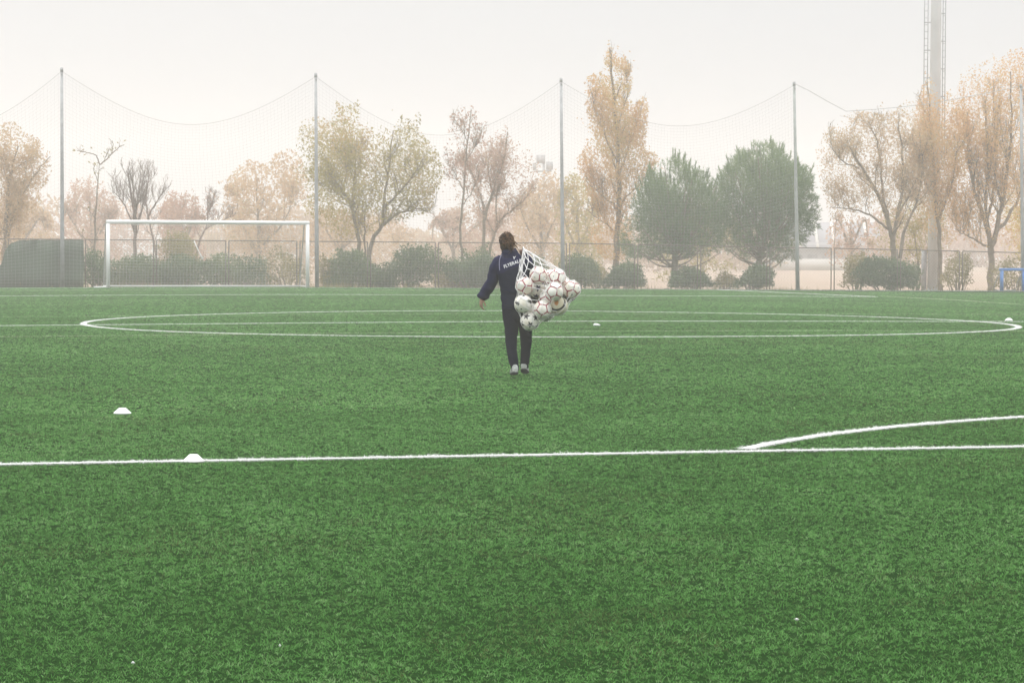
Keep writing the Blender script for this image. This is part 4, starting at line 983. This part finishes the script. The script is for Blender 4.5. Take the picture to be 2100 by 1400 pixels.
def tr_def(c):
    lo = np.clip((.32-c[:, 2])/.25, 0, 1); kn = np.exp(-((c[:, 2]-.44)/.10)**2)
    return .007*(vnoise3(c*np.array([1, 1, .7]), 11, 2)-.5)*2+.020*lo*(vnoise3(c*np.array([1, 1, 2.2]), 17, 3)-.5)*2+.013*kn*(vnoise3(c*np.array([1, 1, 2]), 13, 5)-.5)*2
remesh(tr, 'trousers', m_trouser, .007, person, 2, tr_def)

# ---- jacket
jk = MB()
rings(jk, [(.006, 0, .775, .163, .128), (.006, 0, .80, .168, .132), (-.002, 0, .88, .166, .128), (-.016, -.004, .97, .160, .122), (-.030, -.008, 1.08, .166, .126), (-.040, -.010, 1.18, .176, .132), (-.047, -.008, 1.27, .180, .130), (-.052, 0, 1.33, .165, .115), (-.058, .004, 1.375, .130, .096), (-.068, .008, 1.415, .100, .085), (-.076, .010, 1.452, .088, .084), (-.080, .014, 1.478, .083, .084)], 28)
jk.tube(smooth_line([SHL+X(.05, 0, .01), SHL+X(-.005, .0, -.03), (SHL+ELL)/2+X(-.004, 0, 0), ELL, ELL*.55+WRL*.45, WRL*.97+ELL*.03, WRL+nrm(WRL-ELL)*.015], 18), np.interp(np.arange(18), [0, 3, 7, 9, 12, 15, 16, 17], [.078, .076, .070, .066, .063, .058, .054, .046]), 18)
jk.tube(smooth_line([SHR+X(-.05, 0, .01), SHR+X(.005, .0, -.02), (SHR+ELR)/2, ELR], 12), np.linspace(.078, .064, 12), 18)
jk.tube(smooth_line([ELR+X(0, -.02, .01), ELR*.5+WRR*.5+X(.012, 0, 0), WRR*.94+ELR*.06], 10), np.linspace(.064, .050, 10), 18)
jk.loft([(X(-.072, -.085, 1.372), X(.055, 0, 0), X(0, .020, 0)), (X(-.073, -.080, 1.40), X(.085, 0, 0), X(0, .030, 0)), (X(-.076, -.070, 1.43), X(.088, 0, 0), X(0, .030, 0)), (X(-.078, -.062, 1.452), X(.070, 0, 0), X(0, .020, 0))], 20)      # folded hood
def jk_def(c):
    arm = np.clip((-.20-c[:, 0])/.06, 0, 1); el = np.exp(-(np.linalg.norm(c-ELL, axis=1)/.11)**2); cu = np.exp(-(np.linalg.norm(c-WRL, axis=1)/.09)**2)
    waist = np.exp(-((c[:, 2]-.90)/.13)**2); diag = c@np.array([[1, 0, 0], [0, 1, 0], [.9, 0, 2.2]])
    return .010*(vnoise3(diag, 8, 1)-.5)*2+.016*(el+cu)*arm*(vnoise3(c*np.array([1, 1, 1.6]), 19, 4)-.5)*2+.017*waist*(vnoise3(c*np.array([.7, .7, 2.3]), 12, 6)-.5)*2-.004*np.exp(-((c[:, 2]-.80)/.006)**2)*(c[:, 0] > -.18)
jacket = remesh(jk, 'jacket', m_jacket, .0065, person, 2, jk_def)
bpy.context.view_layer.update()
bvh = BVHTree.FromPolygons([v.co.copy() for v in jacket.data.vertices], [tuple(p.vertices) for p in jacket.data.polygons])
def back(x, z, off=.003):
    h = bvh.ray_cast(Vector((x, -1.5, z)), Vector((0, 1, 0))); y = h[0].y if h[0] is not None else -.1
    return X(x, y-off, z)
q = lambda px, py: ((px-1057)/KP, (772.5-py)/KP)
# lettering on the back
tcv = bpy.data.curves.new('lettering', 'FONT'); tcv.body = 'FLYERALA'; tcv.size = 1; tcv.offset = .026; tcv.space_character = 1.1; tcv.resolution_u = 3
to = bpy.data.objects.new('lettering_raw', tcv); COL.objects.link(to); bpy.context.view_layer.update()
tm = bpy.data.meshes.new_from_object(to.evaluated_get(bpy.context.evaluated_depsgraph_get())); bpy.data.objects.remove(to)
bm = bmesh.new(); bm.from_mesh(tm); bmesh.ops.triangulate(bm, faces=bm.faces[:])
bmesh.ops.subdivide_edges(bm, edges=[e for e in bm.edges if e.calc_length() > .15], cuts=2)
xs_ = [v.co.x for v in bm.verts]; x0_, x1_ = min(xs_), max(xs_)
(ax_, az_), (bx_, bz_) = q(1033.3, 551.5), q(1069.5, 537.5)
tw = math.hypot(bx_-ax_, bz_-az_); sc_ = tw/(x1_-x0_); ct, st_ = (bx_-ax_)/tw, (bz_-az_)/tw
for v in bm.verts:
    u, h = (v.co.x-x0_)*sc_, v.co.y*sc_*1.2
    p = back(ax_+u*ct-h*st_*.6, az_+u*st_+h*ct, .0045); v.co = Vector([float(k) for k in p])
bm.to_mesh(tm); bm.free(); tm.name = 'lettering'; tm.materials.clear(); tm.materials.append(m_text)
lo_ = bpy.data.objects.new('lettering', tm); COL.objects.link(lo_); lo_.parent = jacket
sm_ = lo_.modifiers.new('thick', 'SOLIDIFY'); sm_.thickness = .0015
# small winged mark above the lettering
lg = [(1051.2, 527.2), (1052.6, 527.6), (1053.6, 529.3), (1055.2, 527.2), (1057.2, 526.6), (1055.6, 529.2), (1054.2, 531.0), (1054.3, 533.2), (1053.0, 533.4), (1052.2, 530.6)]
mbl = MB(); V = [back(*q(*k), .005) for k in lg]; c = back(*q(1053.4, 530.0), .005)
V2 = [v+X(0, .002, 0) for v in V]; n = len(V)
mbl.add(V+[c]+V2, [(i, (i+1) % n, n) for i in range(n)]+[(i, n+1+i, n+1+(i+1) % n, (i+1) % n) for i in range(n)]).build('emblem', m_text, jacket)
# piping along the raglan seam and the collar seam
pts = [back(*q(x, y), .002) for x, y in ((1027.5, 524), (1025.2, 529), (1023.8, 535), (1023.2, 542), (1023.6, 549), (1024.2, 556))]
MB().tube(smooth_line(pts, 16), .0042, 6).build('piping', m_pipe, jacket, smooth=True)
m_seam = simple_mat('dark_seam', (.006, .007, .013), .8, .1, 20)
for ln in (((1027, 516.5), (1034, 520), (1044, 521), (1054, 519), (1062, 517)), ((1035, 559), (1046, 553.5), (1058, 549), (1068, 546))):
    MB().tube(smooth_line([back(*q(x, y), .001) for x, y in ln], 16), .0035, 5).build('seam', m_seam, jacket, smooth=True)
MB().tube([back(x, .815, .0) for x in np.linspace(-.14, .15, 14)], .004, 5).build('hem_band', m_seam, jacket, smooth=True)

# ---- shoes
def shoe(s, ank, base, pitch, roll, yaw):
    """built along +y (toe) at the origin, heel at y = -.06; then pitched about the toe"""
    up = MB(); so = MB()
    prof = [(-.084, .010, .014, .040), (-.080, .022, .030, .044), (-.070, .031, .044, .052), (-.055, .036, .053, .061), (-.035, .037, .058, .066), (.0, .038, .052, .062), (.05, .043, .040, .050), (.10, .047, .032, .040), (.145, .042, .026, .034), (.172, .026, .018, .026)]
    up.loft([(X(0, y, z), X(rx, 0, 0), X(0, 0, rz)) for y, rx, rz, z in [(a, b, c*.95, d) for a, b, c, d in prof]], 20)
    so.loft([(X(0, y, .014), X(rx*1.08, 0, 0), X(0, 0, .014)) for y, rx in ((-.082, .022), (-.066, .036), (-.03, .038), (.02, .036), (.08, .048), (.13, .046), (.165, .034), (.180, .016))], 20)
    Mx = Matrix.Translation(Vector([float(v) for v in base])) @ Matrix.Rotation(yaw, 4, 'Z') @ Matrix.Translation((0, .15, 0)) @ Matrix.Rotation(pitch, 4, 'X') @ Matrix.Rotation(roll, 4, 'Y') @ Matrix.Translation((0, -.15, 0))
    so_o = None
    o = remesh(up, 'shoe', m_shoe, .0055, person, 1); o.data.transform(Mx)
    V, lo, stt = so.data(); s_o = mesh_obj('sole', V, lo, stt, m_sole, o, smooth=True); s_o.data.transform(Mx)
    hl = MB(); hl.loft([(X(0, -.070, .044), X(.020, 0, 0), X(0, 0, .012)), (X(0, -.078, .046), X(.016, 0, 0), X(0, 0, .010))], 14)
    V, lo, stt = hl.data(); h_o = mesh_obj('heel_tab', V, lo, stt, m_sole, o); h_o.data.transform(Mx)
shoe(-1, None, X(-.008, -.155, .012), -.10, 0, .10)
shoe(1, None, X(.102, .245, .010), -.20, 0, -.10)

# ---- hair: a messy bun with loose ends
rg = np.random.default_rng(77); hb_ = MB()
hb_.ball(HC+X(0, -.006, .022), (.086, .102, .100), 22, 16)
hb_.ball(HC+X(.002, -.040, -.045), (.078, .062, .070), 18, 12)
hb_.ball(HC+X(.020, -.100, .020), (.050, .042, .048), 16, 12)
hb_.ball(HC+X(.040, -.105, -.020), (.040, .036, .048), 14, 10)
hair = remesh(hb_, 'hair', m_hair, .008, person, 1, lambda c: .010*(vnoise3(c*np.array([1, 1, .5]), 40, 1)-.5)*2+.006*(vnoise3(c, 75, 2)-.5)*2)
st1, st2 = MB(), MB()
for k in range(420):
    a = rg.uniform(0, 2*PI); t = rg.uniform(.1, 2.6); tgt = HC+X(.02, -.10, .02)+rg.normal(0, .022, 3)
    d = X(math.sin(t)*math.cos(a), math.sin(t)*math.sin(a)*1.1-.1, math.cos(t)); s0 = HC+X(0, -.01, .018)+d*np.array([.086, .100, .100])*1.0
    if s0[1] > HC[1]+.075: continue
    m = (s0+tgt)/2+nrm((s0+tgt)/2-HC)*rg.uniform(.018, .040); (st1 if rg.random() < .62 else st2).tube(smooth_line([s0, m, tgt], 7), np.linspace(.0026, .0018, 7), 3, False)
for k in range(150):      # bun loops and the tail falling to the right
    c0 = HC+X(.025, -.12, .02)+rg.normal(0, .018, 3); e = c0+X(rg.uniform(-.02, .06), rg.uniform(-.03, .02), rg.uniform(-.10, -.02)); m = (c0+e)/2+rg.normal(0, .018, 3)+X(.01, -.02, 0)
    (st1 if rg.random() < .5 else st2).tube(smooth_line([c0, m, e], 7), np.linspace(.003, .0015, 7), 3, False)
hx = lambda px, py, y: X((px-1057)/KP, y, (772.5-py)/KP)
for pts, r in (([(1044, 484, -.08), (1048, 485.5, -.09), (1057, 485.5, -.10)], .006), ([(1049, 489, -.10), (1054, 496, -.12), (1060, 502, -.13), (1067, 506, -.12)], .006), ([(1046, 487, -.10), (1050, 492, -.12), (1055, 499, -.13)], .005),
               ([(1029, 484, -.02), (1024, 488, -.03), (1020.5, 491, -.03)], .005), ([(1032, 480, 0), (1036, 477.5, 0), (1042, 477, .0)], .005), ([(1026, 500, .0), (1027, 507, .01), (1028, 511, .0)], .006), ([(1053, 498, -.05), (1056, 505, -.05), (1060, 510, -.05)], .008), ([(1040, 478, -.02), (1046, 480, -.05), (1049, 485, -.08)], .005)):
    for j in range(4):
        p = [hx(a+rg.normal(0, .5), b+rg.normal(0, .5), c) for a, b, c in pts]; (st1 if j % 2 else st2).tube(smooth_line(p, 9), np.linspace(r*.6, r*.18, 9), 4, False)
st1.build('strands', m_hair, hair); st2.build('strands', m_hairl, hair)
bp2 = [HC+X(.02, -.082, .02)+X(.055*math.cos(t), -.018*math.sin(t)*0-.012, .050*math.sin(t)) for t in np.linspace(.15, 2.9, 14)]
MB().tube(bp2, .0065, 6).build('hair_tie', m_band, hair, smooth=True)

# ================================================================== balls and the net bag
RB = .1035
BALLS = [  # px, py, depth (towards the camera negative), pattern, label
 (1102.8, 565.2, -.235, 'red', 'white ball with red lines at the top left of the net, beside the jacket'),
 (1140.3, 570.3, -.195, 'red', 'white ball with red lines at the top of the net, right of its highest ball'),
 (1170.7, 593.2, -.235, 'red', 'white ball with red lines bulging farthest right in the net'),
 (1135.0, 597.8, -.330, 'red', 'white ball with red lines in front at the middle of the net'),
 (1075.5, 587.0, -.270, 'red', 'white ball with red lines against the back of the jacket'),
 (1101.0, 593.5, -.130, 'darkstar', 'ball with a dark blue star behind the white ones in mid net'),
 (1072.3, 622.6, -.300, 'patch', 'white ball with black patches beside the hip'),
 (1111.6, 633.6, -.270, 'red', 'white ball with red lines low in the net, above the bottom ball'),
 (1144.0, 626.0, -.160, 'orange', 'white and black ball with an orange mark at the lower right of the net'),
 (1085.6, 658.3, -.235, 'star', 'white ball with black stars, lowest in the net'),
 (1164.0, 603.5, -.020, 'grey', 'dull grey-green ball behind the one bulging farthest right'),
 (1105.0, 611.0, -.020, 'grey', 'dull brownish ball in the shaded middle of the net'),
 (1118.0, 641.0, -.070, 'grey', 'dull dark ball behind the low white and red one'),
 (1122.0, 613.0, -.150, 'red', 'white ball with red lines half hidden in the centre of the net'),
 (1152.0, 586.0, -.020, 'red', 'white ball with red lines tucked behind the three upper right balls'),
 (1092.0, 641.0, -.080, 'patch', 'white ball with black patches tucked behind the bottom of the net'),
 (1128.0, 572.0, -.010, 'red', 'white ball with red lines hidden behind the two top balls'),
]
C0 = np.array([[(a-1057)/KP, y, (772.5-b)/KP] for a, b, y, *_ in BALLS]); Cb = C0.copy()
for it in range(900):
    for i in range(len(Cb)):
        for j in range(i):
            d = Cb[i]-Cb[j]; n = np.linalg.norm(d); ov = 2*RB+.001-n
            if ov > 0:
                u = d/max(n, 1e-6); u = nrm(u*np.array([.35, 1, .35])); s = ov/max(u@(d/max(n, 1e-6)), .3)*.5; Cb[i] += u*s*.5; Cb[j] -= u*s*.5
    Cb[:, 0] += (C0[:, 0]-Cb[:, 0])*.04; Cb[:, 2] += (C0[:, 2]-Cb[:, 2])*.04
    for i in range(len(Cb)):      # keep clear of the body
        if Cb[i, 2] > .72 and Cb[i, 0] < .17+RB:
            cx, lim = -.01, -.130-RB
            dx = (Cb[i, 0]-cx)/(.165+RB); 
            if abs(dx) < 1: Cb[i, 1] = min(Cb[i, 1], -(.130+RB)*math.sqrt(1-dx*dx))
        elif Cb[i, 2] <= .72 and Cb[i, 0] < .20+RB: Cb[i, 1] = min(Cb[i, 1], -.075-RB)
    Cb[:, 1] = np.minimum(Cb[:, 1], .10)
def ico(level):
    bm = bmesh.new(); bmesh.ops.create_icosphere(bm, subdivisions=level, radius=1.0); V = np.array([v.co[:] for v in bm.verts]); Fc = [[v.index for v in f.verts] for f in bm.faces]; bm.free(); return V, Fc
IV, IF = ico(6)
phi = (1+5**.5)/2
ICO = np.array([(0, s1, s2*phi) for s1 in (1, -1) for s2 in (1, -1)]+[(s1, s2*phi, 0) for s1 in (1, -1) for s2 in (1, -1)]+[(s2*phi, 0, s1) for s1 in (1, -1) for s2 in (1, -1)], float); ICO /= np.linalg.norm(ICO[0])
C14 = np.array([(1, 0, 0), (-1, 0, 0), (0, 1, 0), (0, -1, 0), (0, 0, 1), (0, 0, -1)]+[(a/3**.5, b/3**.5, c/3**.5) for a in (1, -1) for b in (1, -1) for c in (1, -1)], float)
def pattern(kind, rg):
    V = IV; n = len(V); dirt = np.clip(.62+.62*vnoise3(V, 2.2, rg.integers(50)), 0, 1); col = np.stack([.90*dirt**.5, .88*dirt**.65, .82*dirt], 1)
    def near2(C):
        D = np.arccos(np.clip(V@C.T, -1, 1)); o = np.sort(D, 1); return D, o[:, 0], o[:, 1], D.argmin(1)
    if kind == 'red':
        D, a, b, k = near2(ICO); e = (b-a); ln = np.clip((.150-e)/.04, 0, 1)
        ln *= np.clip(1.3-.5*vnoise3(V, 2.5, 3), 0, 1); col = col*(1-ln[:, None])+ln[:, None]*np.array([.30, .02, .045])
        th = np.sort(D, 1)[:, 2]-a; tri = np.clip((.16-th)/.04, 0, 1); col = col*(1-tri[:, None])+tri[:, None]*np.array([.26, .03, .05])
        for c in ICO[rg.choice(12, 4, False)]:
            r = np.arccos(np.clip(V@c, -1, 1)); m = np.clip((.13-r)/.03, 0, 1)*(vnoise3(V, 14, 6) > .46); col = col*(1-m[:, None])+m[:, None]*np.array([.20, .27, .21])
    elif kind in ('star', 'darkstar'):
        D, a, b, k = near2(ICO); c = ICO[k]; ref = ICO[(k+5) % 12]; u = ref-c*np.sum(ref*c, 1)[:, None]; u /= np.maximum(np.linalg.norm(u, axis=1), 1e-6)[:, None]; w_ = np.cross(c, u)
        # star points aim at the neighbouring stars: use the nearest neighbour as reference
        nb_ = np.array([np.argsort(-(ICO@ICO[i]))[1] for i in range(12)]); ref = ICO[nb_[k]]; u = ref-c*np.sum(ref*c, 1)[:, None]; u /= np.linalg.norm(u, axis=1)[:, None]; w_ = np.cross(c, u)
        an = np.arctan2(np.sum(V*w_, 1), np.sum(V*u, 1)); f = abs(((an/(2*PI/5)+.5) % 1)-.5)*2; R_ = .46-.27*np.clip(f*1.15, 0, 1)**.8
        m = np.clip((R_-a)/.02, 0, 1); dk = np.array([.012, .012, .014]) if kind == 'star' else np.array([.03, .025, .08]); col = col*(1-m[:, None])+m[:, None]*dk
    elif kind == 'patch':
        for c in np.r_[ICO, C14[6:]]:
            if rg.random() < .85:
                c = nrm(c+rg.normal(0, .18, 3)); r = np.arccos(np.clip(V@c, -1, 1)); R_ = rg.uniform(.10, .24)*(1+.5*(vnoise3(V, 7, rg.integers(40))-.5)*2)
                m = np.clip((R_-r)/.02, 0, 1); g_ = np.array([.015, .016, .016]) if rg.random() < .7 else np.array([.16, .19, .15]); col = col*(1-m[:, None])+m[:, None]*g_
    elif kind == 'orange':
        c = nrm(X(-.25, -.85, .30)); r = np.arccos(np.clip(V@c, -1, 1)); m = np.clip((.26*(1+.6*(vnoise3(V, 6, 3)-.5)*2)-r)/.05, 0, 1); col = col*np.array([.75, .72, .60]); col = col*(1-m[:, None])+m[:, None]*np.array([.52, .22, .05])
        ar = abs(np.arccos(np.clip(V@nrm(X(-.3, -.8, .5)), -1, 1))-1.02); m = np.clip((.13-ar)/.03, 0, 1); col = col*(1-m[:, None])+m[:, None]*np.array([.015, .015, .015])
    else:
        D, a, b, k = near2(C14); ln = np.clip((.09-(b-a))/.04, 0, 1); base = np.array([[.30, .29, .23], [.22, .18, .14], [.16, .14, .13]])[rg.integers(3)]; col = np.outer(.7+.6*vnoise3(V, 4, 9), base); col = col*(1-ln[:, None])+ln[:, None]*np.array([.07, .06, .05])
    return np.clip(col, 0, 1)
m_ball = col_mat('ball_leather', .38, .45)
RZ = Matrix.Rotation(YAW, 3, 'Z'); rzn = np.array(RZ)
W2 = lambda p: E_OFF+np.asarray(p) @ rzn.T
rg = np.random.default_rng(5)
for i, (a, b, y, kd, lb) in enumerate(BALLS):
    col = pattern(kd, rg); ax = rg.normal(size=3)
    Rm = np.array(Matrix.Rotation(rg.uniform(0, 6.28), 3, Vector(nrm(ax)))) if kd not in ('orange',) else rzn
    if kd == 'star': Rm = rzn @ np.array(Vector(ICO[0]).rotation_difference(Vector(nrm([.05, -.88, -.35]))).to_matrix())
    if kd == 'darkstar': Rm = rzn @ np.array(Vector(ICO[0]).rotation_difference(Vector(nrm([.10, -.95, .10]))).to_matrix())
    mbk = MB().add((IV*RB) @ Rm.T, IF); o = mbk.build('football', m_ball, None, W2(Cb[i]), True, attrs={'Col': col})
    tag(o, lb, 'ball', 'footballs in the net bag')
# ---- the net: cords over the hull of the balls, gathered at the shoulder
GA = X((1073-1057)/KP, -.055, (772.5-512.5)/KP)
bmh = bmesh.new(); SV, _ = ico(3)
for c in Cb:
    for v in SV: bmh.verts.new(Vector([float(k) for k in c+v*(RB+.004)]))
for dxy in ((0, 0), (.012, 0), (0, -.02), (-.006, -.012)): bmh.verts.new(Vector((GA[0]+dxy[0], GA[1]+dxy[1], GA[2])))
h = bmesh.ops.convex_hull(bmh, input=bmh.verts[:]); bmesh.ops.delete(bmh, geom=[v for v in bmh.verts if not v.link_faces], context='VERTS')
bmh.normal_update(); hbv = BVHTree.FromBMesh(bmh)
ctr = Cb.mean(0); EN = ctr+(ctr-GA)*.62; EN[2] = min(EN[2], .72); EN[0] = ctr[0]+.03
ax = EN-GA; aL = np.linalg.norm(ax); axn = ax/aL; e1 = nrm(np.cross(axn, X(0, 1, 0))); e2 = np.cross(axn, e1)
NR, NC = 13, 13
tpar = np.r_[.015, .10, .19, .28, .36, np.linspace(.45, 1.0, NR-5)]
grid = np.zeros((NR, NC, 3)); rg = np.random.default_rng(8)
for i in range(NR):
    for j in range(NC):
        ph = 2*PI*(j+.5*(i % 2))/NC+rg.normal(0, .05); t = min(.985, tpar[i]+rg.normal(0, .008)); o_ = GA+ax*t; dr = e1*math.cos(ph)+e2*math.sin(ph)
        if i > NR-5: dr = nrm(dr*math.cos((i-NR+5)*.33)+axn*math.sin((i-NR+5)*.33)); o_ = GA+ax*min(t, .80)
        hh = hbv.ray_cast(Vector([float(k) for k in o_+dr*1e-4]), Vector([float(k) for k in dr]))
        grid[i, j] = np.array(hh[0])+dr*.003 if hh[0] is not None else o_
def hug(p, k):
    """lets the net sag in between the balls instead of bridging them"""
    t = float((p-GA)@axn/aL)
    if t < .40: return p
    D = np.linalg.norm(Cb-p, axis=1); i = D.argmin(); s = Cb[i]+(p-Cb[i])/max(D[i], 1e-6)*(RB+.004)
    f = k*min(1, (t-.40)/.12); return p*(1-f)+s*f
for i in range(NR):
    for j in range(NC): grid[i, j] = hug(grid[i, j], .8)
nb = MB()
def cord(a, b, r=.0034):
    n = 6; pts = []
    for k in range(n+1):
        p = a+(b-a)*k/n; t = float((p-GA)@axn/aL); c_ = GA+ax*np.clip(t, 0, .82); d = p-c_; l = np.linalg.norm(d)
        if 0 < k < n and l > 1e-4:
            hh = hbv.ray_cast(Vector([float(q_) for q_ in c_]), Vector([float(q_) for q_ in d/l]))
            if hh[0] is not None: p = p*.35+(np.array(hh[0])+d/l*.002)*.65
        pts.append(hug(p, .85) if 0 < k < n else p)
    r = r*1.25 if float((a-GA)@axn/aL) < .42 else r*.9
    nb.tube(smooth_line(pts, 7), r, 5, False)
for i in range(NR-1):
    for j in range(NC):
        jn = j if i % 2 == 0 else (j+1) % NC
        jp = (j-1) % NC if i % 2 == 0 else j
        cord(grid[i, j], grid[i+1, jn]); cord(grid[i, j], grid[i+1, jp])
for j in range(NC): nb.tube([GA+rg.normal(0, .004, 3), grid[0, j]], .0042, 5, False)
endp = grid[NR-1].mean(0)
for j in range(NC): nb.tube([grid[NR-1, j], endp+rg.normal(0, .004, 3)], .0037, 5, False)
for i in range(NR):
    for j in range(NC): nb.ball(grid[i, j], .0052, 6, 4)
# loose cords bunched along the back of the jacket
for k in range(7):
    x1 = q(1061+rg.uniform(0, 6), 600)[0]; pts = [GA+rg.normal(0, .006, 3)]
    for t in (.25, .5, .75, 1.0):
        xx = GA[0]+(x1-GA[0])*t+.010*math.sin(6*t+k)*(1 if k % 2 else -1); zz = GA[2]-(GA[2]-(.93+.05*rg.random()))*t; hh = bvh.ray_cast(Vector((xx, -1.5, zz)), Vector((0, 1, 0)))
        yy = (hh[0].y if hh[0] is not None else -.1)-.014-.010*rg.random(); pts.append(X(xx, min(yy, -.03), zz))
    nb.tube(smooth_line(pts, 20), .0036, 5, False)
bag = empty('ball_bag', E_OFF, YAW, 'white cord net bag full of footballs slung over the shoulder', 'net bag')
nb.build('net', m_rope, bag)
hp_ = WRR+nrm(X(-.02, -.25, .75))*.075
MB().tube(smooth_line([GA, GA+X(-.004, .05, .022), hp_+X(0, -.02, .01), hp_+X(.0, .01, -.03), hp_+X(.01, .03, -.16)], 16), .009, 8).build('drawcord', m_rope, bag, smooth=True)
MB().ball(GA, (.014, .016, .014), 10, 8).build('gather_knot', m_rope, bag, smooth=True)
